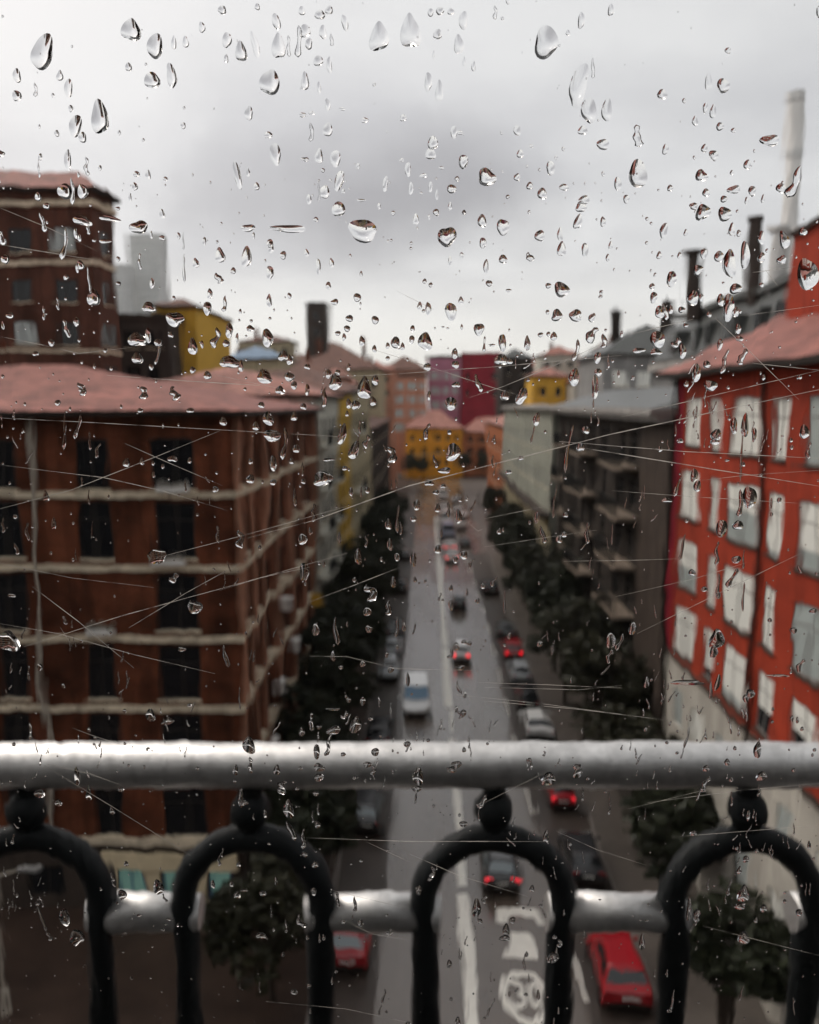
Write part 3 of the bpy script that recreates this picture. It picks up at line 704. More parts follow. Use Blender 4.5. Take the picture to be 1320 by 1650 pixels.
# ------------------------------------------------------------------ cars
def car_meshes(kind):
    van = kind == 'van'
    st = [(2.06,.70,.34,.62),(1.97,.79,.24,.74),(1.5,.86,.2,.88),(.85,.88,.2,.96),(0,.88,.2,.98),(-1.0,.88,.2,.99),(-1.65,.86,.2,1.0),(-1.98,.82,.26,.96),(-2.06,.76,.34,.86)]
    if van: st = [(y*1.12, w_*1.08, z0, z1*1.05) for y, w_, z0, z1 in st]
    rings = []
    for y, w_, z0, z1 in st:
        half = [(w_*.86, z0), (w_, z0+.14), (w_, z1-.24), (w_*.95, z1-.07), (w_*.82, z1)]
        rings.append([(-x, y, z) for x, z in half] + [(x, y, z) for x, z in reversed(half)])
    body = MB().loft(rings)
    if van: b0, b1, r0, r1, wb, wr, zb, zr = 1.25, -2.18, .75, -2.08, .86, .76, .98, 1.95
    else: b0, b1, r0, r1, wb, wr, zb, zr = .98, -1.86, .22, -1.42, .79, .60, .93, 1.47
    cab = MB()
    def rg(y0, y1, w_, z): return [(-w_*.9,y0,z),(w_*.9,y0,z),(w_,y0-.15,z),(w_,y1+.15,z),(w_*.9,y1,z),(-w_*.9,y1,z),(-w_,y1+.15,z),(-w_,y0-.15,z)]
    cab.loft([rg(b0,b1,wb,zb), rg(r0+.06,r1-.06,wr+.02,zr-.07), rg(r0-.06,r1+.06,wr*.88,zr)])
    def lerp(a, b_, t_): return a+(b_-a)*t_
    def face(u0, u1, lo, hi, front):
        """glass panel on the front / rear slope"""
        mb = MB(); y0 = b0 if front else b1; y1 = (r0+.06) if front else (r1-.06); e = .008 if front else -.008
        ps = []
        for t_ in (lo, hi):
            ww = lerp(wb, wr+.02, t_)*.86; y = lerp(y0, y1, t_)+e*2; z = lerp(zb, zr-.07, t_)+.006
            ps.append((-ww, y, z)); ps.append((ww, y, z))
        a, b_, c, d = ps
        mb.add([a,b_,d,c]+[(p[0],p[1]-e*1.5,p[2]) for p in (a,b_,d,c)], [(0,1,2,3),(4,7,6,5),(0,4,5,1),(1,5,6,2),(2,6,7,3),(3,7,4,0)])
        return mb
    wsc = face(0, 1, .1, .94, True); rw = face(0, 1, .25, .92, False)
    sides = []
    for sg in (-1, 1):
        for (f0, f1) in ((.06, .50), (.54, .93)):
            mb = MB(); ps = []
            for t_ in (.14, .9):
                x = sg*(lerp(wb, wr+.02, t_)+.008); ya = lerp(b0-.15, r0-.09, t_); yb = lerp(b1+.15, r1+.09, t_); z = lerp(zb, zr-.07, t_)
                ps.append((x, lerp(ya, yb, f0), z)); ps.append((x, lerp(ya, yb, f1), z))
            a, b_, c, d = ps
            mb.add([a,b_,d,c]+[(p[0]-sg*.012,p[1],p[2]) for p in (a,b_,d,c)], [(0,1,2,3),(4,7,6,5),(0,4,5,1),(1,5,6,2),(2,6,7,3),(3,7,4,0)])
            sides.append(mb.mesh('side_window'))
    ty = MB().lathe([(.18,-.1),(.29,-.1),(.31,-.06),(.31,.06),(.29,.1),(.18,.1)], n=18); rm = MB().lathe([(0,.06),(.1,.075),(.185,.06),(.185,-.05),(0,-.05)], n=14)
    tm = ty.mesh('tyre', smooth=True); rmm = rm.mesh('rim')
    for me in (tm, rmm): me.transform(Matrix.Rotation(pi/2, 4, 'Y'))
    sx = 1.08 if van else 1; sy = 1.12 if van else 1
    hl = MB().box(-.17,.17,-.06,.05,-.07,.07); tl = MB().box(-.14,.14,-.03,.05,-.1,.1)
    pl = MB().box(-.26,.26,-.012,.012,-.055,.055); mir = MB().box(-.1,.1,-.06,.06,-.06,.07)
    bm = MB().box(-.72*sx,.72*sx,-.04,.04,-.1,.1)
    return dict(body=body.mesh('car_body', smooth=False), cab=cab.mesh('car_roof'), ws=wsc.mesh('windscreen'), rw=rw.mesh('rear_window'), sides=sides, tyre=tm, rim=rmm,
        hl=hl.mesh('headlight'), tl=tl.mesh('tail_light'), pl=pl.mesh('number_plate'), mir=mir.mesh('wing_mirror'), bm=bm.mesh('bumper'), sx=sx, sy=sy)
_cars = {}
_paint = {}
def paint(col):
    if col not in _paint: _paint[col] = mat('car_paint', col, 0.25, 0.06, 2, spec=0.5, coat=0.7)
    return _paint[col]
def car(name, label, x, y, away, col, kind='hatch', tail=False, glass=CARGLASS, ang=0.0, group=None, front=None):
    """away: rear towards the camera"""
    if kind not in _cars: _cars[kind] = car_meshes(kind)
    c = _cars[kind]; P = paint(col); sx, sy = c['sx'], c['sy']
    r = empty(name, (x, y, 0.005), (0 if away else pi) + ang)
    tag(r, label, 'van' if kind == 'van' else 'car', group)
    link('body', c['body'], P, r); link('roof', c['cab'], P, r)
    link('windscreen', c['ws'], front or glass, r); link('rear_window', c['rw'], glass, r)
    for m_ in c['sides']: link('side_window', m_, glass, r)
    for ax in (-1, 1):
        for yy in (1.3*sy, -1.28*sy):
            wo_ = link('wheel', c['tyre'], TYRE, r, (ax*.79*sx, yy, .31)); 
            rr = link('rim', c['rim'], RIM, wo_); rr.rotation_euler = (0, 0, 0 if ax > 0 else pi)
        link('headlight', c['hl'], HEAD, r, (ax*.58*sx, 1.98*sy, .66)); link('tail_light', c['tl'], TAIL_ON if tail else TAIL_OFF, r, (ax*.62*sx, -2.03*sy, .80))
        link('wing_mirror', c['mir'], P, r, (ax*.98*sx, .72*sy, 1.0))
    link('number_plate', c['pl'], PLATE, r, (0, -2.085*sy, .68)); link('bumper', c['bm'], EAVE, r, (0, -2.05*sy, .42)); link('bumper', c['bm'], EAVE, r, (0, 2.04*sy, .42))
    return r
WH=(.86,.86,.85); SI=(.42,.44,.46); BK=(.012,.012,.014); GR=(.10,.105,.11); RD=(.36,.010,.018); BL=(.08,.11,.22); DKG=(.03,.03,.033)
QX = 3.05
g = 'cars driving away in the right lane'
c_ = at(812, 1448); car('car', 'dark hatchback driving under the railing hoop with red tail lights', c_.x, c_.y+2.1, True, BK, tail=True, glass=CARGLASS_P, group=g)
c_ = at(745, 1072); car('car', 'white hatchback with red tail light driving away beside the white line', c_.x, c_.y+2.1, True, WH, tail=True, group=g)
c_ = at(743, 985); car('car', 'black car driving away ahead of the white hatchback', c_.x, c_.y+2.1, True, BK, group=g)
for yb, col, kind, tail, lab in ((907, WH, 'hatch', True, 'pale car with lit brake lights at the tail of the queue'), (889, WH, 'hatch', True, 'white car with brake lights second from the tail of the queue'),
        (868, (.36,.38,.5), 'van', False, 'lilac grey van in the middle of the queue'), (846, WH, 'van', False, 'large white van in the queue on the right lane'),
        (823, WH, 'hatch', False, 'white car ahead of the white van in the queue'), (806, WH, 'van', False, 'second white van near the head of the queue'), (792, RD, 'hatch', True, 'dark red car at the head of the queue by the orange house')):
    c_ = at(740, yb); car('car' if kind != 'van' else 'van', lab, QX + .15, c_.y+2.1, True, col, kind, tail, group='queue of traffic in the right lane').scale = ((1.25, 1.2, 1.3) if kind == 'van' else (1, 1, 1))
for px, yb, col, kind, lab in ((757, 882, GR, 'hatch', 'grey car in the second file of the queue, nearest'), (757, 853, WH, 'van', 'white van in the second file of the queue'), (752, 828, WH, 'hatch', 'white car in the second file of the queue'), (748, 812, SI, 'hatch', 'silver car in the second file near the head of the queue')):
    c_ = at(px, yb); car('van' if kind == 'van' else 'car', lab, 5.95, c_.y+2.1, True, col, kind, False, group='second file of queueing traffic').scale = ((1.2, 1.2, 1.3) if kind == 'van' else (1, 1, 1))
c_ = at(672, 1160); car('van', 'white van with blue windscreen coming towards the bridge', c_.x, c_.y+2.3, False, WH, 'van', glass=CARGLASS, front=CARGLASS_B)
PL, PR = -3.05, 7.15
def parked(px, py, X, col, lab, kind='hatch', tail=False, away=True, glass=CARGLASS, grp=None):
    c_ = at(px, py); car('parked_car', lab, X, c_.y+2.1, away, col, kind, tail, glass, group=grp)
gl, gr = 'cars parked along the left kerb', 'cars parked along the right kerb'
parked(565, 1580, PL, RD, 'bright red car parked at the left kerb near the bridge', grp=gl, glass=CARGLASS_P)
parked(588, 1352, PL, DKG, 'dark car with pale windows parked left below the railing', grp=gl, glass=CARGLASS_P)
parked(600, 1215, PL, BK, 'black car parked left behind the handrail', grp=gl)
parked(618, 1102, PL, SI, 'silver car parked left, nearest the oncoming white van', grp=gl, away=False)
parked(622, 1062, PL, SI, 'silver car parked left, second behind the oncoming white van', grp=gl)
parked(624, 1030, PL, GR, 'grey car parked left, third behind the oncoming white van', grp=gl)
parked(632, 960, PL, BK, 'black car parked left beside the far white line', grp=gl)
parked(640, 905, PL, GR, 'grey car parked left farthest up the street', grp=gl)
parked(1005, 1640, PR, RD, 'bright red car parked at the right kerb closest to the bridge', grp=gr)
parked(1000, 1440, PR, DKG, 'dark grey car parked right between the two red cars', grp=gr)
parked(908, 1312, PR, RD, 'red car parked right just under the handrail', grp=gr, tail=True)
parked(880, 1200, PR, WH, 'white car parked right just above the handrail', grp=gr)
parked(862, 1152, PR, BK, 'black car parked right ahead of the white parked car', grp=gr)
parked(848, 1108, PR, SI, 'silver car parked right beyond the black parked car', grp=gr)
parked(832, 1068, PR, RD, 'small red car parked right in front of the dark trees', grp=gr, tail=True)
parked(824, 1034, PR, GR, 'grey car parked right beyond the small red one', grp=gr)
parked(800, 960, PR, BK, 'black car parked right far up the street', grp=gr)

# ------------------------------------------------------------------ street trees
def leafmat(name, col):
    m = mat(name, col, 0.55, 0.45, 1.1, spec=0.3)
    return m
LEAF = leafmat('dark_wet_leaves', (0.017, 0.021, 0.009)); LEAF2 = leafmat('dark_olive_leaves', (0.023, 0.023, 0.010)); BARK = mat('wet_bark', (0.035, 0.026, 0.02), 0.8, 0.3, 6)
def tree_meshes(seed, h, r, nl):
    g = random.Random(seed); tr = MB()
    fork = h*.42
    tr.cyl((0,0,-.05), (0,0,fork), .16, .11, 9)
    tips = []
    for i in range(7):
        a = i*2*pi/7 + g.uniform(-.3,.3); rr = r*g.uniform(.45,.75)
        p = Vector((rr*cos(a), rr*sin(a), fork + (h-fork)*g.uniform(.25,.65)))
        mid = Vector((p.x*.45, p.y*.45, fork + (p.z-fork)*.6))
        tr.cyl((0,0,fork-.1), mid, .08, .055, 6, False).cyl(mid, p, .055, .02, 6, False); tips.append(p)
    top = Vector((g.uniform(-.2,.2), g.uniform(-.2,.2), h*.86)); tr.cyl((0,0,fork-.1), top, .1, .02, 6, False); tips.append(top)
    cl = []
    for p in tips: cl.append((p, g.uniform(.75, 1.15)))
    for i in range(14):
        a = g.uniform(0, 2*pi); zz = g.uniform(.42, .92); rr = r*math.sqrt(max(.05, 1-((zz-.66)/.38)**2))*g.uniform(.35,.95)
        cl.append((Vector((rr*cos(a), rr*sin(a), h*zz)), g.uniform(.55, 1.0)))
    lf = MB()
    for i in range(nl):
        c, s_ = g.choice(cl)
        d = Vector((g.gauss(0,1), g.gauss(0,1), g.gauss(0,.8))).normalized()*s_*g.uniform(.3,1)**.5*(r/2.3)
        p = c + d; q = g.uniform(.09,.17)
        u = Vector((g.uniform(-1,1), g.uniform(-1,1), g.uniform(-.6,.6))).normalized(); v = u.cross(Vector((g.uniform(-1,1), g.uniform(-1,1), g.uniform(-1,1)))).normalized()
        lf.quad(p-u*q*1.4, p-v*q*.8, p+u*q*1.4, p+v*q*.8)
    return tr.mesh('trunk'), lf.mesh('crown')
TM = [tree_meshes(11, 8.6, 2.5, 4200), tree_meshes(12, 7.8, 2.4, 4200), tree_meshes(13, 9.2, 2.6, 4600), tree_meshes(14, 5.2, 1.9, 3200)]
def tree(x, y, k, s_, label, group):
    r = tag(empty('street_tree', (x, y, .13), rnd.uniform(0, 6)), label, 'tree', group); r.scale = (s_*1.12, s_*1.12, s_*1.08)
    link('trunk', TM[k][0], BARK, r); link('crown', TM[k][1], LEAF if rnd.random() < .6 else LEAF2, r)
LT = [(27.5, 3, 1.0), (33.5, 3, 1.15), (41, 1, .85), (48, 0, .9), (54.5, 2, .9), (61, 1, 1), (68, 0, 1), (75, 2, .95), (83, 1, 1), (91, 0, 1), (100, 2, 1), (110, 1, 1), (122, 0, 1)]
RT = [(26.2, 3, .95), (33, 3, 1.1), (38.5, 1, .85), (45, 0, .95), (51.5, 2, .95), (58, 1, 1), (65, 0, 1), (72, 2, 1), (80, 1, 1), (89, 0, 1), (99, 2, 1), (110, 1, 1), (123, 0, 1)]
ORD = ['nearest the bridge', 'second from the bridge', 'third from the bridge', 'fourth from the bridge', 'fifth from the bridge', 'sixth from the bridge', 'seventh from the bridge', 'eighth from the bridge', 'ninth from the bridge', 'tenth from the bridge', 'eleventh from the bridge', 'twelfth from the bridge', 'farthest from the bridge']
for i, (y, k, s_) in enumerate(LT): tree(-5.5 + rnd.uniform(-.2,.2), y, k, s_, f'dark leafy street tree on the left pavement, {ORD[i]}', 'street trees on the left pavement')
for i, (y, k, s_) in enumerate(RT): tree(10.15 + rnd.uniform(-.15,.15), y, k, s_, f'dark leafy street tree on the right pavement, {ORD[i]}', 'street trees on the right pavement')

for i, (x, y) in enumerate(((-4.8, 238), (-1.5, 241), (9.8, 236), (15.5, 241))):
    tree(x, y, i % 3, .8, ['dark tree left of the orange house front', 'second dark tree from the left in front of the orange house', 'dark tree at the right corner of the orange house', 'dark tree in front of the terracotta house at the street end'][i], 'trees at the street end')
# a few street things
def post(x, y, h, label):
    r = tag(empty('lamp_post', (x, y, .13)), label, 'lamp post')
    link('pole', MB().lathe([(.13,0),(.13,.9),(.085,1.0),(.06,h)], n=14).mesh('pole'), PIPE, r)
    link('arm', MB().cyl((0,0,h-.03),(.9,0,h+.25),.04,.035,8).mesh('arm'), PIPE, r)
    link('lamp_head', MB().box(.8,1.4,-.12,.12,h+.18,h+.3).mesh('lamp_head'), GREYW, r)
c_ = at(12, 1640); post(c_.x, c_.y, 5.2, 'pale lamp post at the lower left edge')
sg = tag(empty('shop_sign', (-7.5, 52.0, 8.7)), 'small yellow projecting sign on the side of the brick block', 'sign')
link('sign_box', MB().box(.1, .85, -.08, .08, 0, .8).mesh('sign_box'), YELLOW, sg); link('sign_bracket', MB().box(0, .099, -.03, .03, .35, .45).mesh('sign_bracket'), IRON, sg)
c_ = at(612, 1400)
bs = tag(empty('information_sign', (-4.45, c_.y, .13)), 'narrow blue information sign on the left kerb', 'sign')
link('sign_post', MB().cyl((0,0,0),(0,0,2.6),.04,n=8).mesh('sign_post'), PIPE, bs); link('sign_panel', MB().box(-.2,.2,-.06,-.041,1.2,2.55).mesh('sign_panel'), FRAME_B, bs)

# ------------------------------------------------------------------ the footbridge: railing, cabin, wet pane
rail = tag(empty('railing', (0, 0, 0), YAW), 'galvanised railing with black iron hoops and balls just outside the wet pane', 'railing')
RY = 1.16                                       # distance of the railing from the eye
YM = Matrix.Rotation(-YAW, 3, 'Z')
def lp(px, py, y):
    """photo pixel -> point in the camera-yawed frame on the plane y"""
    d = YM @ ray(px, py); t_ = y / d.y
    return Vector((d.x*t_, y, H + d.z*t_))
ptop, pbot = lp(660, 1196, RY), lp(660, 1267, RY)
tr_ = (ptop.z - pbot.z)/2*.97; tz = (ptop.z + pbot.z)/2
link('top_rail', MB().cyl((-2.6, RY, tz), (2.6, RY, tz), tr_, n=40).mesh('top_rail', smooth=True), METAL, rail)
for p in rail.children[0].data.polygons: p.use_smooth = len(p.vertices) == 4
deck = H - 1.62
cent = [lp(px, 1300, RY).x for px in (-320, 44, 404, 797, 1203, 1600)]
ltop, lbot = lp(660, 1446, RY), lp(660, 1506, RY); lr = (ltop.z-lbot.z)/2*.95; lz = (ltop.z+lbot.z)/2
pw = lp(795+112, 1480, RY).x - lp(795, 1480, RY).x     # half width of a hoop to the middle of its leg
band = (lp(795, 1325, RY).z - lp(795, 1371, RY).z)/2
htop = lp(795, 1348, RY).z
legx = []
for c in cent:
    pts = [(c-pw*.95, RY, deck)]
    ah = htop - lp(795, 1450, RY).z
    pts += [(c-pw*.96, RY, htop-ah-.05)]
    for k in range(0, 17):
        a = pi - pi*k/16; pts.append((c+pw*cos(a), RY, htop-ah+ah*sin(a)))
    pts += [(c+pw*.96, RY, htop-ah-.05), (c+pw*.95, RY, deck)]
    link('hoop', MB().tube(pts, band*.92, 12).mesh('hoop', smooth=True), IRON, rail)
    b0 = lp(795, 1268, RY).z; rb_ = (lp(827, 1300, RY).x - lp(795, 1300, RY).x)
    zb = (pbot.z + htop)/2 + .004
    link('ball', MB().lathe([(0,-rb_),(rb_*.38,-rb_*.92),(rb_*.71,-rb_*.71),(rb_*.92,-rb_*.38),(rb_,0),(rb_*.92,rb_*.38),(rb_*.71,rb_*.71),(rb_*.38,rb_*.92),(0,rb_)], (c, RY, zb), 20).mesh('ball', smooth=True), IRON, rail)
    link('ball_neck', MB().cyl((c, RY, htop), (c, RY, pbot.z+.006), .016, n=10).mesh('ball_neck', smooth=False), IRON, rail)
    legx += [c-pw, c+pw]
for i in range(len(cent)-1):
    x0, x1 = cent[i]+pw-.024, cent[i+1]-pw+.024
    o = link('lower_rail', MB().cyl((x0, RY+.012, lz), (x1, RY+.012, lz), lr, n=32).mesh('lower_rail', smooth=True), METAL, rail)
    for p in o.data.polygons: p.use_smooth = len(p.vertices) == 4

brm = Matrix.Rotation(YAW, 4, 'Z')
def yawed(name, mb, m, kind='structure'):
    o = mb.build(name, m); o.rotation_euler = (0, 0, YAW); tag(o, kind=kind); return o
GY0, GY1 = 0.345, 0.351                           # inner and outer face of the pane
PX, PZ0, PZ1 = 1.2, deck+.06, H+.30
yawed('footbridge_deck', MB().box(-14, 14, -2.2, 1.35, deck-.35, deck-.002), ROADDECK)
yawed('cabin_floor', MB().box(-1.6, 1.6, -1.7, .3, deck, deck+.03), CABIN)
yawed('cabin_wall', MB().box(-1.7, 1.7, -1.8, -1.7, deck, H+.36), CABIN)
yawed('cabin_wall', MB().box(-1.7, -1.6, -1.7, .4, deck, H+.36), CABIN)
yawed('cabin_wall', MB().box(1.6, 1.7, -1.7, .4, deck, H+.36), CABIN)
yawed('cabin_ceiling', MB().box(-1.7, 1.7, -1.8, .4, H+.362, H+.42), CABIN)
yawed('footbridge_pier', MB().box(-13.2, -12.2, -1.6, .6, -.2, deck-.352), CONC)
yawed('footbridge_pier', MB().box(12.2, 13.2, -1.6, .6, -.2, deck-.352), CONC)
yawed('unseen_shade_block', MB().box(-60, 60, -50, -30, -.2, 48), DARKW)  # unseen mass added behind the camera to shade the facades facing it
wf = tag(empty('window_frame', (0, 0, 0), YAW), 'dark window frame holding the wet pane in front of the viewer', 'window frame')
for bx in ((-1.6, -PX-.002, .31, .39, deck+.03, H+.36), (PX+.002, 1.6, .31, .39, deck+.03, H+.36)): link('jamb', MB().box(*bx).mesh('jamb'), EAVE, wf)
link('head_bar', MB().box(-PX, PX, .31, .39, PZ1+.002, H+.36).mesh('head_bar'), EAVE, wf); link('sill_bar', MB().box(-PX, PX, .31, .39, deck+.031, PZ0-.002).mesh('sill_bar'), EAVE, wf)

# wet glass: clear dielectric with a wavy film of water on it
gmz = bpy.data.materials.new('wet_window_glass'); gmz.use_nodes = True; t = gmz.node_tree
for n_ in list(t.nodes): t.nodes.remove(n_)
go = N(t, 'ShaderNodeOutputMaterial'); gs = N(t, 'ShaderNodeBsdfGlass'); gs.inputs['IOR'].default_value = 1.45; gs.inputs['Roughness'].default_value = 0.0
gs.inputs['Color'].default_value = (.985, .985, .98, 1)
tcn = N(t, 'ShaderNodeTexCoord')
m1 = N(t, 'ShaderNodeMapping'); m1.inputs['Scale'].default_value = (1, 1, .35); L(t, tcn.outputs['Object'], m1.inputs[0])
n1 = N(t, 'ShaderNodeTexNoise'); n1.inputs['Scale'].default_value = 130; n1.inputs['Detail'].default_value = 0.6; n1.inputs['Roughness'].default_value = .4; n1.inputs['Distortion'].default_value = .5
L(t, m1.outputs[0], n1.inputs['Vector'])
n2 = N(t, 'ShaderNodeTexNoise'); n2.inputs['Scale'].default_value = 62; n2.inputs['Detail'].default_value = 0.0
L(t, m1.outputs[0], n2.inputs['Vector'])
hsum = M(t, 'ADD', M(t, 'MULTIPLY', n1.outputs['Fac'], .24), M(t, 'MULTIPLY', n2.outputs['Fac'], 1.0))
bp = N(t, 'ShaderNodeBump'); bp.inputs['Strength'].default_value = 1.0; bp.inputs['Distance'].default_value = 0.00016
L(t, hsum, bp.inputs['Height']); L(t, bp.outputs[0], gs.inputs['Normal']); L(t, gs.outputs[0], go.inputs[0])
pane = empty('window_pane', (0, 0, 0), YAW)
tag(pane, 'wet scratched window pane through which the street is seen', 'window pane')
link('glass', MB().box(-PX, PX, GY0, GY1, PZ0, PZ1).mesh('glass'), gmz, pane)

# scratches
scm = bpy.data.materials.new('glass_scratch'); scm.use_nodes = True; t = scm.node_tree
for n_ in list(t.nodes): t.nodes.remove(n_)
so_ = N(t, 'ShaderNodeOutputMaterial'); tl_ = N(t, 'ShaderNodeBsdfTranslucent'); tl_.inputs[0].default_value = (.85, .80, .74, 1)
df_ = N(t, 'ShaderNodeBsdfDiffuse'); df_.inputs[0].default_value = (.8, .8, .8, 1); tp_ = N(t, 'ShaderNodeBsdfTransparent')
ms0 = N(t, 'ShaderNodeMixShader'); ms0.inputs[0].default_value = .75; L(t, df_.outputs[0], ms0.inputs[1]); L(t, tl_.outputs[0], ms0.inputs[2])
ms1 = N(t, 'ShaderNodeMixShader'); tcn = N(t, 'ShaderNodeTexCoord'); nz = N(t, 'ShaderNodeTexNoise'); nz.inputs['Scale'].default_value = 120; L(t, tcn.outputs['Object'], nz.inputs['Vector'])
mr = N(t, 'ShaderNodeMapRange'); mr.inputs['From Min'].default_value = .3; mr.inputs['From Max'].default_value = .7; mr.inputs['To Min'].default_value = .05; mr.inputs['To Max'].default_value = .9
L(t, nz.outputs['Fac'], mr.inputs['Value']); L(t, mr.outputs[0], ms1.inputs[0]); L(t, tp_.outputs[0], ms1.inputs[1]); L(t, ms0.outputs[0], ms1.inputs[2]); L(t, ms1.outputs[0], so_.inputs[0])
SCR = """1.7 1320,627 980,700 660,782 505,838 400,866|1.1 1320,596 1160,634 1000,672|1.6 930,720 1100,748 1320,783|1.2 900,711 1100,727 1320,738|1.3 1126,490 1200,562 1284,644
1.1 0,673 160,681 330,691 560,704|1 0,748 170,769 263,790 369,822|.9 0,1002 98,1019 220,1053 348,1083|1.1 55,943 130,1000 218,1074|1.1 42,1040 200,990 390,938 560,890
1 204,714 280,748 360,782|1 0,820 120,788 255,735 356,694|.9 246,900 400,860 560,815|1.3 0,395 80,408 155,420|.9 0,335 80,368 160,406
1.2 175,605 300,614 420,621|1 0,542 70,556 130,570 215,560|1.1 590,560 700,594 800,627 868,645|1.1 527,609 660,601 800,591 1000,573|1.2 755,641 810,623 890,590 964,557
1 1010,540 1060,528 1115,515|1 75,1230 190,1300 310,1375|1.2 495,1346 660,1352 880,1352|.8 590,1352 660,1385|1 500,968 570,942 644,913
.8 500,1055 560,1056 640,1075 760,1078|.9 765,1097 880,1101 1000,1106|.9 735,1117 860,1130 1000,1148|1 907,903 1000,902 1090,899|1.1 1025,1019 1160,952 1287,890
.9 780,835 886,813 |.8 780,880 860,868 960,853|.8 780,1105 930,1109 1000,1102|.9 780,1127 930,1140 1075,1158|1 1210,440 1244,436 1278,431
1 1230,436 1250,462|.9 1190,510 1250,502 1320,492|.9 1197,584 1260,591 1320,597|.8 750,838 770,855 785,848|.9 355,950 420,930 500,912
.8 100,1008 120,1040|1 80,1228 150,1244 200,1262|.8 880,1240 780,1290|.9 1040,1290 1180,1271 1320,1258|.8 1010,1300 1150,1265
.9 660,1372 740,1407 850,1440|.8 895,1335 960,1365 1040,1390|.9 1130,1487 1220,1510 1320,1535|.8 535,1430 660,1460 |.7 430,1608 560,1620 660,1642
.8 550,1475 600,1500 660,1510|.9 1080,1345 1200,1335 1320,1325|.8 990,960 1120,930 1200,905|.8 985,790 1120,800 1320,812|.7 1115,775 1200,765 1320,757
.8 330,600 460,628|.7 700,500 640,470|.8 120,1170 160,1185 210,1200|.8 210,1010 300,955 390,905|.7 0,905 120,930 250,945"""
def ribbon(pts, wpx, y):
    P = [lp(px, py, y) for px, py in pts]; mb = MB(); hw = wpx*.42*GY1/F*1.06
    g = random.Random(int(pts[0][0]*7+pts[0][1])); Q_ = []
    for a, b_ in zip(P, P[1:]):
        k = max(2, int((b_-a).length/.012))
        for i in range(k): Q_.append(a.lerp(b_, i/k))
    Q_.append(P[-1]); vs = []; n_ = len(Q_)
    nrm = (P[-1]-P[0]).normalized(); nrm = Vector((-nrm.z, 0, nrm.x))
    for i, q in enumerate(Q_):
        e = hw*(.35+.65*min(1, 4*i/n_, 4*(n_-1-i)/n_))*g.uniform(.7,1.25); j = nrm*g.gauss(0, hw*.25)
        vs += [q+j+nrm*e, q+j-nrm*e, q+j+Vector((0, 4e-5, 0))]
    fs = []
    for i in range(n_-1):
        a = 3*i; c = 3*(i+1)
        fs += [(a, a+1, c+1, c), (a+1, a+2, c+2, c+1), (a+2, a, c, c+2)]
    return mb.add(vs, fs)
for s_ in SCR.replace('\n', '|').split('|'):
    tk_ = s_.split(); pts = [tuple(map(float, q.split(','))) for q in tk_[1:]]
    link('scratch', ribbon(pts, float(tk_[0]), GY1+8e-5).mesh('scratch'), scm, pane)

# ------------------------------------------------------------------ raindrops on the outer face
wm = bpy.data.materials.new('rain_water'); wm.use_nodes = True; t = wm.node_tree
for n_ in list(t.nodes): t.nodes.remove(n_)
wo_ = N(t, 'ShaderNodeOutputMaterial'); wg = N(t, 'ShaderNodeBsdfGlass'); wg.inputs['IOR'].default_value = 1.333; wg.inputs['Roughness'].default_value = 0.0; wg.inputs['Color'].default_value = (1,1,1,1)
L(t, wg.outputs[0], wo_.inputs[0])
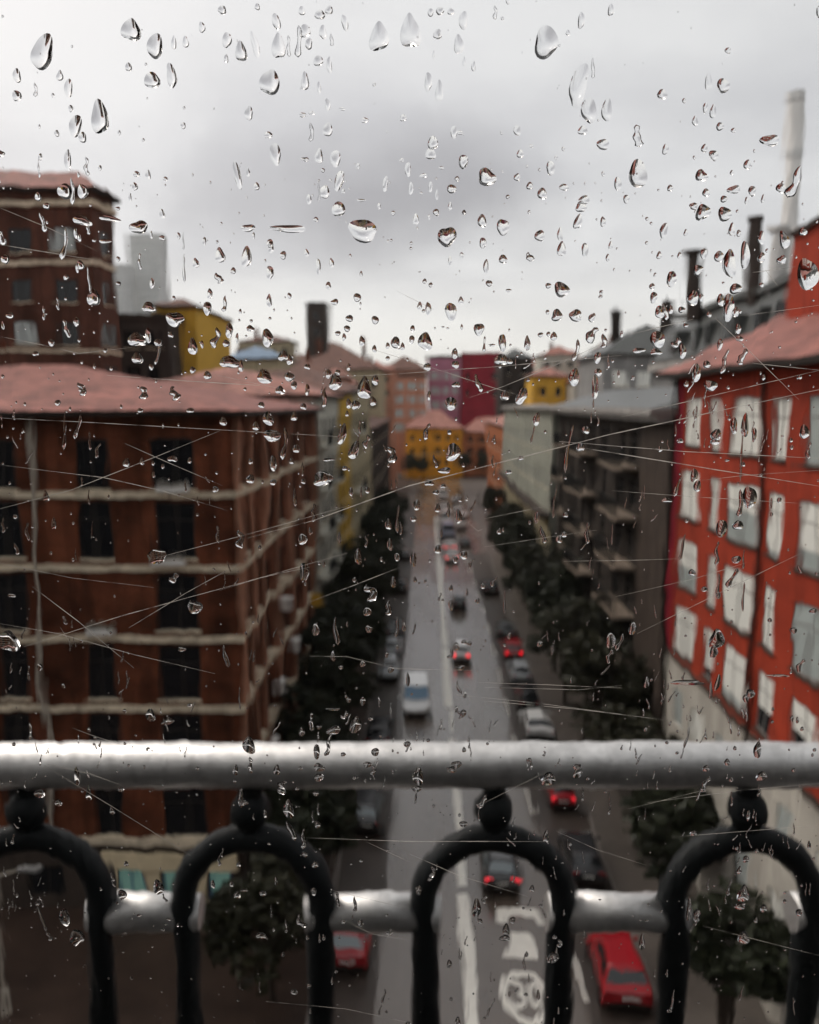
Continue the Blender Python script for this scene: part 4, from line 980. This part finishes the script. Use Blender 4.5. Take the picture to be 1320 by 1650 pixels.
# traced from the photograph, tile by tile (tile corner; then x y width height kind tilt in quarter pixels)
DROPS = {
(0,0): "290 350 130 200 t 20;125 500 50 80;125 630 60 60;245 590 25 80 s;400 500 40 60;455 580 50 110 t;855 205 110 130 t;1010 310 90 150 t;1130 290 30 80;1205 285 35 70;840 445 40 50;990 530 95 95;1115 500 60 140 t -10;1310 190 40 60;655 765 110 185 t;500 820 70 140 t 15;380 870 30 40;545 895 50 60;470 710 30 40;355 625 20 25;20 1000 50 40 w;275 1020 25 40;265 1090 15 120 s;450 1040 40 130 t;570 1080 30 110 s;520 1135 20 30;545 1240 60 90 t;480 1240 30 160 s;430 1240 90 90;890 1130 40 35;965 1135 30 60;1075 1160 30 25;880 1210 35 50;850 1280 20 50;780 865 20 30;1195 705 18 18;1190 820 30 40;260 1275 40 50",
(330,0): "465 150 50 90 t -20;120 80 50 50;345 60 30 40;630 85 40 50;745 110 60 55;805 80 45 50;905 160 40 90 t -15;610 280 40 180 s;650 215 70 70 w;765 220 45 80 t;675 295 40 70 t;820 270 25 70 s;545 310 25 120 s;480 310 75 150 t;330 300 45 150 t -15;240 345 70 110 t -10;150 270 55 90 t;145 390 25 50;425 540 115 150 t;1125 250 110 165 t;735 405 60 60;805 430 35 90;650 535 50 100 t;740 575 25 70;795 685 35 70;290 740 50 80;635 750 40 30 w;695 740 40 20 w;890 712 45 18 w;1035 785 45 30 w;795 845 60 80;690 860 30 110 s;415 880 50 40;460 1000 65 130 t -10;215 1130 45 160 t -10;340 1210 40 45;285 1120 25 50;740 1015 50 85;845 1030 65 95;650 1035 50 25 w;765 1105 25 25;990 1080 25 35;870 1170 55 120 t 20;775 1245 60 80;1165 1190 30 100 t 10;1010 1298 50 18 w;1310 1100 40 80;1280 770 40 40;1270 1040 30 20 w;675 1290 30 60;740 1240 15 130 s;895 1240 20 30",
(660,0): "5 215 115 195 t;180 235 50 60;345 145 55 100;315 300 55 115 t;550 95 25 80 s;195 85 45 50;265 90 45 35;135 95 35 45;155 365 15 50;350 410 20 55;410 440 25 60;120 540 45 110 t;190 600 45 130 t;630 20 25 40;875 285 135 190 t;1100 145 40 95;1290 80 35 70;1015 225 25 35;1085 560 100 260 t 15;1175 450 25 120 s;1150 720 90 150;1265 720 60 140;1110 850 60 50;1240 940 80 60;690 850 45 60;150 930 60 80;135 1000 60 70;285 860 40 80;325 865 35 25;345 1050 60 80;495 1150 105 105 w;690 1150 40 45;850 1255 60 65;770 1205 40 45;270 1225 55 55;305 1160 30 30;205 1090 30 20;90 1140 45 25 w;135 1210 25 60;10 1220 30 70;175 1260 20 60;710 1000 40 50;780 950 30 20;905 1090 50 90;990 1215 60 40;630 1275 25 25;1120 1295 70 50;940 1025 20 30",
(990,0): "140 885 60 130 s -10;145 1130 115 160;595 540 40 110;690 565 75 85;300 620 60 60;440 660 25 30;575 705 30 60;625 730 40 80;670 825 45 50;755 850 30 30;570 965 40 50;630 1010 60 60 w;845 1070 45 60;550 1140 75 70 w;760 1230 80 50 w;875 1240 50 60;580 1250 45 50;350 1220 35 40;695 1290 45 40;1060 1220 60 60;1150 1180 70 200 s 20;990 915 110 70 w;720 340 40 35;15 1190 45 80;70 1290 40 50;510 790 35 60;840 1300 25 40;320 970 40 60;1310 90 50 70;945 1290 25 50",
(0,330): "290 120 35 120 s -15;20 210 50 120 s -25;430 255 40 200 s 10;50 355 50 60;530 395 50 60;510 410 20 60;440 470 35 35;615 600 75 110 t;585 490 18 160 s -5;500 190 25 60;525 220 25 40;620 235 25 25;545 110 110 60 w 20;580 160 25 70 s;315 15 40 40;720 95 120 35 w 10;905 150 110 80 w;985 200 20 45;1055 220 40 30 w;1160 205 25 40;1055 65 30 60 t -15;770 30 35 20 w;910 370 25 100 s;990 510 30 65;1195 420 20 160 s;1190 240 12 110 s;1270 380 40 60;775 512 30 30;1135 740 110 90 w 25;970 665 90 60 w 20;895 870 110 90 w 10;965 840 40 90 t;1030 890 50 50;1025 960 25 140 s 10;1110 840 35 35;1250 915 55 110 t;895 990 70 70;690 940 25 30;385 640 20 80 s;295 700 20 90 s;440 800 40 120 s -15;505 755 35 60;345 890 40 45;540 1185 50 90 s -25;540 1015 18 25;620 1040 18 35;1250 1065 35 45;1130 1215 60 90 s -25;935 1210 60 80 s -10;385 1275 40 35;1310 900 20 50;80 715 50 40;35 780 20 50;985 1045 30 40;1015 1135 15 25;690 240 70 30 w;245 960 40 30",
(330,330): "5 240 25 50;285 155 85 45 w;320 205 20 40;545 160 230 45 w;1020 170 180 130 w;865 35 80 90;105 330 60 90;275 340 65 120 t 10;425 255 45 50;430 280 35 70;510 330 40 50;660 315 30 45;425 440 45 85 t;735 400 30 100;820 380 30 60;190 430 35 40;95 475 50 70 s -25;420 620 35 75 t;40 575 35 60;25 670 55 80;135 640 30 100 s 10;80 860 50 130 s 15;165 810 50 90 t;410 860 70 110 t;145 895 45 45;300 800 50 40 w;215 860 20 60;165 1015 115 80 w;240 1040 30 70;390 1110 100 80 w 30;510 975 55 70 t 20;550 1000 40 65;840 630 45 40 w;985 600 50 50;935 735 45 45;920 800 40 40;860 830 35 30;900 855 25 45;1100 745 45 50;800 525 35 45;550 590 25 40;1015 880 35 65;1095 930 30 45;1230 890 60 70;1275 915 25 50;1180 910 25 40;845 1140 80 100 t 15;775 1240 40 130 s 10;1030 1180 75 150 t;800 1090 35 60;860 1080 35 35;1100 1130 45 60;975 1290 55 60;930 1280 35 60;580 1165 40 50;665 1190 30 70;550 1110 60 60;490 1195 60 50 w;25 1100 50 50;930 1045 25 45;665 1045 40 35;1180 990 25 30;1085 1265 40 60;235 690 20 30;305 750 20 20;425 735 20 20;1010 450 20 35;720 100 30 30;1125 15 20 40;1215 60 25 30;370 1290 40 40;640 1300 40 40",
(660,330): "240 210 110 120 w;170 55 35 45;40 100 35 70;125 85 20 30;260 15 25 45;350 55 25 30;465 110 55 75;470 250 40 70;600 150 75 100;835 205 60 70;975 290 50 95 t;965 195 35 80;1125 295 45 80;1080 115 50 90 t 15;1240 115 35 60;1100 20 70 60 w;1290 265 25 50;1270 345 25 45;770 340 50 60 s -30;600 355 50 55;490 400 35 80;260 365 25 55;335 330 25 40;510 510 40 40;635 555 35 20 w;975 550 95 90 w;890 525 35 35;1065 715 85 70 w;945 715 70 70 w;885 695 25 30;1170 730 40 60 t 20;1225 580 25 50 s;265 690 70 110 t;330 620 30 50;135 520 25 30;120 670 35 80;65 655 30 50;445 805 70 70 w;100 880 85 110 t;595 890 50 105 t;480 900 20 100 s;755 890 40 80 t;840 840 35 30;890 835 25 30;925 850 45 50;1170 840 70 110 s 30;1070 940 35 140 s 10;1205 985 45 70 t 15;1245 880 45 90 s;1055 1110 65 110 t;1210 1080 45 50;1190 1170 45 140 t;1275 1010 20 90 s;1180 1270 12 90 s;20 800 30 40;15 870 35 50;215 790 20 12;245 798 20 12;335 790 15 40;115 1045 45 50;290 960 40 60;295 1030 45 50;590 1000 80 70 w;440 1150 45 120 s -20;300 1160 50 40 w;720 1230 65 110 t 20;610 1230 60 60;265 1280 75 80;125 1230 25 60;870 985 15 30;640 1010 40 40;530 905 40 15 w;760 1130 25 25",
(990,330): "560 55 95 90 w -20;700 65 90 80 w;500 15 55 40 w;310 170 50 90 t 15;745 165 40 75;790 190 30 40;935 220 50 80 t;1080 230 55 120 t -20;935 345 50 60;1065 360 60 50 w;1200 180 50 50;970 300 20 25;280 330 30 50;410 330 25 40;565 320 40 70;530 425 65 60 w;665 340 60 70;730 380 80 170 t;830 330 60 160 t;450 185 25 40;235 530 35 40;245 600 45 70;285 695 60 80;320 690 40 110 s -10;355 680 30 50;425 680 45 40;495 605 75 90 t;550 600 30 50;770 545 75 65;725 660 75 160 t;770 695 45 60;600 710 30 35;675 620 50 80;360 480 60 100;270 870 90 110;395 890 60 60 s 30;430 945 45 90;150 940 75 35 w;260 950 70 40 w;670 900 35 70;585 1030 45 50;700 1010 35 160 s 12;815 980 50 110 s 25;520 1080 55 110 t;610 1165 80 70 w;795 865 45 35 w;785 800 40 60;1230 450 130 190 t -5;455 1155 30 40;935 520 30 30;450 780 30 30;40 835 20 40;20 1090 15 50;505 990 15 20;265 1105 15 15;1180 1110 30 30",
(0,660): "915 5 35 30;1235 5 50 30;430 130 25 250 s 5;515 110 30 160 s 15;590 200 20 120 s;640 260 30 100 s 20;825 340 45 55;925 330 30 45;1120 315 60 40 w;1230 325 25 40;1000 415 20 45;585 560 15 100 s;120 890 30 80 s -15;190 780 30 120 s;360 730 30 80;35 740 25 100 s;1130 1080 60 70 s 25;1265 1265 90 90 w;90 1190 50 25 w;115 685 30 30;310 555 40 70;605 770 12 120 s 8;500 930 12 80 s;1020 940 130 90 w;540 460 20 60 s",
(330,660): "415 55 65 90 t;125 75 45 55;335 105 40 60;580 40 40 60;440 165 100 80 w;520 215 40 210 s 5;605 165 18 60 s;595 250 45 55;445 340 45 100 t;890 155 50 130 t 15;1000 110 20 90 s;965 260 55 130 t 20;990 200 15 120 s 10;1205 285 70 110 s -20;1045 205 40 90 s 15;765 440 130 90 w;800 320 70 20 w;300 445 50 60 w;445 465 40 40;640 460 35 30;635 380 20 90 s;585 560 30 120 s;705 660 30 120 s;235 830 60 120 s;90 800 30 110 s;635 830 60 70;645 1040 60 130 t;685 780 25 50;1185 735 40 70;1245 700 30 180 s;1265 760 25 90 s;1045 845 25 80 s;990 940 50 100 t;1195 865 35 80;1240 945 35 50;1075 1170 90 120 s -30;1215 1105 35 80;1185 1270 50 100 s;1050 1295 50 60;1140 960 20 30;770 990 20 40;905 375 35 30;945 525 25 60;1010 530 15 70;1050 515 35 40;1235 470 15 60 s;1205 480 12 60 s;300 330 25 40;565 330 30 40;870 820 25 70;1185 350 18 40;920 25 20 40;75 510 40 40",
(660,660): "110 140 40 110 s 15;815 60 40 90 t 15;790 160 15 120 s 10;1020 250 30 310 s 8;280 270 90 110 w;225 390 80 40 w;165 330 30 90 s -15;930 590 18 220 s 5;1000 675 35 35;1130 130 50 50;545 190 20 60 s;45 610 45 70;25 700 40 40;250 640 25 110 s;315 685 45 90;180 895 45 60;25 960 45 90;295 960 35 50;395 985 25 70 s 25;345 930 60 60;325 580 25 25;365 577 20 20;215 490 35 30;540 1100 30 80 s 25;470 1130 30 40;610 1230 20 160 s;35 1090 25 40;265 1145 30 40;195 1200 15 60 s 15;265 1250 35 70;435 1225 30 40;1095 240 50 60;1210 70 15 70 s;1165 50 12 70 s;715 310 35 30;815 690 35 70;855 800 40 120 s -15;960 830 40 50;990 800 40 40;600 770 15 30;575 780 30 40;370 1170 15 50;125 470 60 40;170 530 40 30;180 630 35 60;255 145 30 30;205 790 15 60;635 400 40 30;345 355 20 30;1140 790 40 140 s;1300 800 15 140 s;130 970 20 20",
(990,660): "645 160 70 70 t;640 200 60 50 w;760 100 45 100 t;830 100 45 160 t;890 160 30 90 t;810 250 18 420 s;1210 140 60 90 t;1125 195 25 30;1128 240 25 30;1240 260 30 110 s;505 420 45 90 t;525 490 50 70;400 490 35 140 s 20;330 580 60 30 w;680 760 75 110 t;650 920 30 160 s;660 1120 25 160 s;775 960 60 50;750 1080 40 140 s 20;430 880 25 180 s 10;800 600 40 180 s;860 560 90 140;785 740 70 60;490 1045 45 45;570 1150 40 35;660 1190 30 50;715 325 30 18 w;1050 580 30 40;1000 600 15 80;1000 670 20 30;930 420 25 20;1180 1020 25 60 s -15;1290 1050 25 25;920 310 12 50 s;935 350 20 12;1070 170 20 12 w;820 350 25 30;1265 1290 50 35;820 960 18 130 s;820 1200 18 200 s;415 200 40 30",
(0,990): "70 165 140 140 w;510 1030 40 130 t;270 1140 70 60;585 1140 40 110 t;390 1200 45 50;105 825 25 30;940 970 20 25;840 960 20 20;1230 575 30 25;885 768 15 15;815 820 20 20;430 30 25 60 s -15;725 110 20 20;1180 215 50 35;980 640 60 90 t;1090 680 90 40 w -15;640 968 12 20;970 850 15 15;1280 980 25 25;735 1250 30 60;200 370 20 100 s;270 330 35 50;790 1115 40 35;245 625 15 15;210 740 25 120 s",
(330,990): "850 100 45 190 s;830 260 30 70;880 330 30 30;1240 70 30 140 s 5;1285 75 25 60;1175 250 25 40;1060 85 45 50;920 55 15 40;1020 305 35 50;720 90 50 80;1200 345 40 50;1310 410 25 100;930 540 30 40;1020 550 35 60;1125 545 20 60 s;1200 610 15 110 s;830 600 100 18 w;905 640 45 40 s 30;930 665 20 90 s 25;975 700 75 120 t 20;1070 660 30 30;835 735 90 60 w -20;800 830 35 160 s 15;740 715 35 30;735 770 18 60 s;725 870 45 100 t;740 975 75 60 w;740 1035 60 60 t;690 680 40 130 s;470 720 20 110 s 30;630 745 40 60;290 830 80 120 t;300 960 35 120 s;205 990 35 80 t;200 1060 25 30;470 990 40 80;505 1100 80 90 s 30;620 980 30 30;1100 875 50 60;1050 955 60 40;1090 990 40 80 s;240 1170 40 130 t;255 1200 60 40 w;545 1240 70 130 t;720 1140 40 40;735 1240 18 80;700 1290 18 90 s;395 1270 25 60;320 1290 15 50 s;600 1110 25 30;1135 772 20 20;895 890 35 30;1305 825 50 40;1245 880 15 15;230 530 12 160 s;140 260 40 150 s -10;965 1040 25 30",
(660,990): "300 955 75 50 w;55 1030 75 120 t;45 1110 75 40 w;40 1170 20 80 s 10;890 1050 100 90 w;1080 1000 50 110 t 15;1070 970 50 40;770 925 30 30;780 960 20 60;350 860 25 40;1110 1150 18 90 s;1280 1200 15 170 s;470 1190 50 110 s 30;445 1260 15 130 s;315 460 25 100 s -15;355 510 20 50;345 625 40 50;325 635 30 60 s -20;300 600 20 50;385 650 15 35 s -30;300 200 40 60;270 240 30 90 s 25;350 170 40 30;385 180 30 30;325 335 55 40 w;30 85 18 80 s 12;1290 160 60 110 t;1280 260 35 100 s 15;1105 740 15 45 s;960 605 15 20;500 822 20 20;865 885 20 40 s;120 800 25 25;155 1220 20 25;640 130 25 50;610 190 25 20;835 180 40 40;270 990 60 40 w;250 980 30 20",
(990,990): "110 80 50 90 t;30 170 35 120 s 20;200 430 30 80 t;210 565 15 80 s -15;180 620 15 60 s;460 780 20 160 s 12;430 880 12 90 s 12;460 430 230 35 w;610 480 30 120 s 5;655 430 35 110 t 10;650 150 100 130 t;630 230 50 90;910 860 55 110 t;920 800 12 50 s;575 1080 45 120 s 25;535 1150 20 90 s 25;580 980 45 50;935 1030 70 70 w;920 1120 20 90 s;745 1170 20 120 s;740 1050 30 35;715 1030 12 40 s;820 1260 15 60 s;850 1280 25 80;885 1270 15 70 s;900 1290 12 70 s;715 940 40 50;1040 385 160 18 w;1125 350 20 50 s;1185 320 40 100 s 20;815 620 20 90 s -10;840 640 20 90 s;1140 95 50 40;330 815 25 20;395 880 25 20;350 980 20 50 s;1195 725 25 30;1275 860 25 25;765 850 25 30;1130 660 25 50;1165 670 20 50;990 30 30 30;1140 990 30 25;865 500 60 60;835 530 40 60;740 720 15 90 s;790 740 15 80 s",
(0,1320): "430 610 70 130 t;510 740 100 120 t;285 620 25 200 s -15;330 730 30 80 s -25;215 525 15 40;255 525 30 30;800 465 60 70;825 270 30 40;735 350 25 80 s -10;740 395 15 60 s -25;100 110 25 80 s 12;45 320 18 80 s -8;1030 420 70 110 t -15;1070 490 20 70 s -25;910 600 40 20 w;1095 625 30 20 w 20;1155 660 15 30 s 25;815 715 25 12 w;805 835 20 12 w;75 1290 12 60 s 8;795 165 12 20;105 420 15 120 s",
(330,1320): "120 200 20 70 s 10;100 250 25 80 s;225 275 30 40;560 60 50 150 s -20;640 110 40 150 s;730 20 40 50;715 275 45 50;650 210 40 40;465 380 20 70;380 460 50 40;705 445 40 60;860 500 30 120 s -5;970 530 30 120 s;955 620 12 50;895 640 35 35;1005 650 45 50 t -20;1175 600 25 20;1195 710 40 50 s 30;435 570 15 100 s;530 670 25 100 s;620 640 50 110 s -25;370 730 70 50;665 740 25 40;745 750 20 70;770 740 25 50;450 690 20 30;510 850 20 40;360 1060 15 90 s;235 1050 10 50 s;1155 1120 20 120 s 12;1130 1210 15 80 s 12;685 1215 15 40;850 960 25 30;825 1020 15 60;1095 790 20 40;1310 1300 40 50;980 1310 20 20;60 400 30 60;180 400 30 40;260 440 60 20 w;215 470 40 60;580 1090 50 40;675 1050 30 40;1180 185 25 20",
(660,1320): "345 15 60 40;430 550 60 130 t;480 500 35 60 s 20;450 640 40 40;420 680 12 40 s;620 690 45 90 t;610 745 70 50 w;660 630 40 50;735 900 20 130 s;750 850 25 40;765 1000 12 70 s;930 740 30 30;920 870 80 80 t;965 780 40 60 s;885 880 25 60 s -20;940 840 30 70;785 430 35 50;770 510 12 90 s 20;730 555 20 20;875 95 35 100 t;855 250 8 60 s;150 320 40 90 s;130 370 30 30;175 290 12 50 s;1120 720 15 60 s;1100 770 15 20;255 910 35 60;320 845 12 90 s;520 995 10 80 s;840 540 30 25;865 590 20 70 s -20;60 440 35 70 t;310 1275 35 60;510 1210 20 100 s 20;540 1150 15 50 s 20;480 1260 25 25;825 1110 25 80;745 1108 30 30;1030 145 25 30;990 585 15 50;980 265 20 15;690 520 15 20;550 540 12 60;930 330 12 100 s -15;955 1210 15 60;925 1280 15 60;680 1085 20 20;640 1100 15 60;355 780 12 30;1220 500 20 12 w",
(990,1320): "820 460 80 120 t;800 540 80 50 w;835 240 45 50;795 310 35 60;950 555 45 55;595 400 20 90 s;600 530 15 100 s -15;655 560 15 100 s -20;730 420 25 130 s 8;470 560 35 170 t;520 600 60 90 t;170 770 40 120 t;365 1140 25 160 s 10;345 1210 35 30;805 1100 15 120 s 12;1140 1180 12 140 s -8;1220 430 12 100 s;1245 430 15 90 s;1175 580 50 50;1085 510 30 30;500 75 45 40;435 80 12 35 s 25;210 530 20 20;200 635 25 15;160 632 20 15;110 605 15 12;705 500 15 60 s;250 970 12 60;330 970 12 60;900 630 25 40;1085 820 20 15;775 170 25 30;785 195 12 30 s -20;860 140 12 70 s -25;840 80 12 60 s;820 740 80 90 t;1240 150 25 60;1270 235 20 20;1085 455 25 20;1200 990 12 20",
}
drops = []
for (tx, ty), s_ in DROPS.items():
    for e in s_.split(';'):
        q = e.split(); x, y, w_, h_ = map(float, q[:4])
        k = q[4] if len(q) > 4 else ('r' if h_ < 1.5*w_ else 't'); ti = float(q[5]) if len(q) > 5 else 0
        drops.append((tx+x/4, ty+y/4, w_/4, h_/4, k, ti))
S = GY1 / F * 1.02                      # metres per photo pixel on the pane
def drop_geo(w_, h_, k, ti, seed):
    """dome of water; local x right, z up, y outwards, base at y=0; sizes in photo pixels"""
    g = random.Random(seed); w_ *= S; h_ *= S; mb = MB(); ca, sa = cos(R(ti)), sin(R(ti))
    rot = lambda x, z: (x*ca + z*sa*1.0, -x*sa*0 + z*ca - x*sa)
    if k == 's':
        n_, mcs = 11, 9; r0 = w_/2; hh = max(h_, w_*1.2); wob = g.uniform(.15, .5)*r0; ph = g.uniform(0, 6); fr = g.uniform(1.5, 3.2)
        rings = []; base = []
        for i in range(n_):
            u = i/(n_-1); z = hh/2 - hh*u
            end = math.sqrt(max(0, 1-(2*u-1)**8))
            rr = r0*(.5+.5*u**1.5+.16*sin(ph+fr*5*u))*max(.03, end); cxx = wob*sin(ph+fr*u*3)
            ring = []
            for j in range(mcs):
                a = pi*j/(mcs-1); x, zz = rot(cxx + rr*cos(a), z); ring.append((x, rr*.8*sin(a), zz))
            rings.append(ring)
        mb.loft([list(reversed(q_)) for q_ in rings], closed=False, caps=False)
        b_ = []
        for ring in rings: b_ += [ring[0], ring[-1]]
        mb.add(b_, [(2*i, 2*i+1, 2*i+3, 2*i+2) for i in range(n_-1)])
        nd = (n_-1)*(mcs-1)
        return mb, nd
    n_, nr = (22, 6) if w_ > 6*S else (12, 4)
    am = {'r': .09, 't': .11, 'w': .15}[k]; ph = [g.uniform(0, 6.28) for _ in range(4)]
    taper = {'r': g.uniform(0,.15), 't': g.uniform(.05,.32), 'w': g.uniform(-.05,.2)}[k]
    hgt = min(w_, h_)*.5*g.uniform(.48, .74)
    def outl(a):
        rr = 1 + am*(sin(2*a+ph[0])*.6 + sin(3*a+ph[1])*.7 + sin(5*a+ph[2])*.18)
        x, z = cos(a)*rr*w_/2, sin(a)*rr*h_/2
        x *= 1 - taper*(z/(h_/2))
        return x, z
    o = [outl(2*pi*i/n_) for i in range(n_)]
    phi = 1.05; vs = []; sag = .10*h_
    for q in range(nr):
        t_ = sin((1 - q/nr)*pi/2) if q else 1.0
        y = hgt*(cos(phi*t_)-cos(phi))/(1-cos(phi))
        for x, z in o:
            X, Z = rot(x*t_, z*t_ - sag*(1-t_)); vs.append((X, y, Z))
    X, Z = rot(0, -sag); vs.append((X, hgt, Z)); top = len(vs)-1
    fs = []
    for q in range(nr-1):
        for i in range(n_): fs.append(((q+1)*n_+i, (q+1)*n_+(i+1)%n_, q*n_+(i+1)%n_, q*n_+i))
    for i in range(n_): fs.append((top, (nr-1)*n_+(i+1)%n_, (nr-1)*n_+i))
    nd = len(fs); mb.add(vs, fs)
    mb.add([v for v in vs[:n_]], [tuple(range(n_))])
    return mb, nd
GAP = 1.2e-4
drops.sort(key=lambda d: -(d[2]*d[3]*(.8 if d[4] == 's' else 1)))
big, small = drops[:298], drops[298:]
def region(x, y):
    if 1192 < y < 1270: return 'in front of the handrail'
    if y >= 1270:
        if x < 330: return 'over the shop at lower left'
        if x < 600: return 'over the dark greenery below the handrail'
        if x < 930: return 'over the road below the handrail'
        return 'over the right kerb below the handrail'
    if y < 130: return 'high up against the pale sky'
    if y < 280: return 'against the pale sky' if x < 330 or x > 1000 else 'just above the grey cloud'
    if y < 540 and not (x < 165 or (x > 1040 and y > 440)):
        return 'against the grey cloud' if y < 400 and 330 < x < 900 else ('in the sky above the left roofs' if x < 400 else ('in the sky above the street end' if x < 850 else 'in the sky above the right roofs'))
    if x < 165 and y < 570: return 'over the tall brick tower'
    if x > 1040 and y < 620: return 'over the roofs of the red building'
    if y < 665: return 'over the pink roof on the left' if x < 520 else ('over the roofs at the street end' if x < 860 else 'over the roofs on the right')
    if x > 1078: return 'over the red facade'
    if x > 815: return 'over the dark block on the right'
    if x > 640: return 'over the street'
    if x > 500: return 'over the trees on the left'
    return 'over the brown brick block'
def shape(d):
    x, y, w_, h_, k, ti = d; a = w_*h_
    sz = 'large' if a > 420 else ('middling' if a > 200 else 'small')
    if k == 's': return ('long' if h_ > 32 else 'short') + ' thin water trickle' + ('' if abs(ti) < 12 else (' leaning right' if ti > 0 else ' leaning left'))
    if k == 'w': return sz + ' flat wide raindrop'
    if k == 't': return sz + ' teardrop shaped raindrop'
    return sz + ' rounded raindrop'
buckets = {}
for d in big: buckets.setdefault((shape(d), region(d[0], d[1])), []).append(d)
ORDN = ['first', 'second', 'third', 'fourth', 'fifth', 'sixth', 'seventh', 'eighth', 'ninth', 'tenth', 'eleventh', 'twelfth', 'thirteenth', 'fourteenth', 'fifteenth', 'sixteenth', 'seventeenth', 'eighteenth']
for (sh, rg_), lst in buckets.items():
    lst.sort(key=lambda d: d[0])
    for i, d in enumerate(lst):
        lab = f'{sh} {rg_}' + ('' if len(lst) == 1 else f', {ORDN[i]} from left')
        mb, nd = drop_geo(d[2], d[3], d[4], d[5], int(d[0]*31 + d[1]*17))
        me = mb.mesh('raindrop')
        for j, p in enumerate(me.polygons): p.use_smooth = j < nd
        p = Matrix.Rotation(YAW, 3, 'Z') @ lp(d[0], d[1], GY1 + GAP)
        o = link('raindrop', me, wm, None, p, YAW)
        tag(o, lab, 'raindrop', 'raindrops on the window pane')
# the many finest drops
g = random.Random(3); fine = MB(); smooth = []
def putfine(x, y, w_, h_, k, ti, seed):
    mb, nd = drop_geo(w_, h_, k, ti, seed); c = lp(x, y, GY1 + GAP)
    fine.add([(v[0]+c.x, v[1]+c.y, v[2]+c.z) for v in mb.v], mb.f); smooth.extend([i < nd for i in range(len(mb.f))])
for i, d in enumerate(small): putfine(*d, i)
for i in range(1500):
    x, y = g.uniform(-60, 1380), g.uniform(-40, 1690)
    if y < 260 and g.random() < .75: continue
    r_ = min(6.5, 2.0 + g.expovariate(1.0)); putfine(x, y, r_*g.uniform(.8,1.1), r_*g.uniform(.9,1.5), 'r', 0, 9000+i)
for i in range(46):                      # knots of smeared little trickles
    cx_, cy_ = g.uniform(0, 1320), g.uniform(560, 1640)
    for j in range(g.randint(3, 8)):
        hh = g.uniform(6, 24); putfine(cx_+g.gauss(0, 16), cy_+g.gauss(0, 24), g.uniform(1.8, 4.2), hh, 's', g.gauss(4, 16), 20000+i*20+j)
for i in range(7000):                    # the rest of the pane, to either side of the view
    x, y = g.uniform(-2800, 4100), g.uniform(-80, 2300)
    if -10 < x < 1330 and -10 < y < 1660: continue
    r_ = min(22, 2.5 + g.expovariate(.28)); k_ = g.choice('rrtws')
    putfine(x, y, r_*(.45 if k_ == 's' else .9), r_*g.uniform(1, 2.2) if k_ != 'w' else r_*.6, k_, g.gauss(0, 8), 40000+i)
me = fine.mesh('fine_droplets')
me.polygons.foreach_set('use_smooth', smooth)
o = link('fine_droplets', me, wm, None, (0,0,0), YAW)
tag(o, 'countless fine rain droplets spread over the window pane', 'droplets', kind='stuff')

# rainy air between here and the far roofs
hm = bpy.data.materials.new('rain_haze'); hm.use_nodes = True; t = hm.node_tree
for n_ in list(t.nodes): t.nodes.remove(n_)
ho = N(t, 'ShaderNodeOutputMaterial'); pv = N(t, 'ShaderNodeVolumePrincipled')
pv.inputs['Color'].default_value = (.93, .93, .93, 1); pv.inputs['Density'].default_value = HAZE; pv.inputs['Anisotropy'].default_value = 0.2
L(t, pv.outputs[0], ho.inputs['Volume'])
hb = MB().box(-2510, 2510, -310, 2810, -1.25, 190).build('haze', hm)
tag(hb, 'thin pale rain haze filling the air over the city', 'haze', kind='stuff')
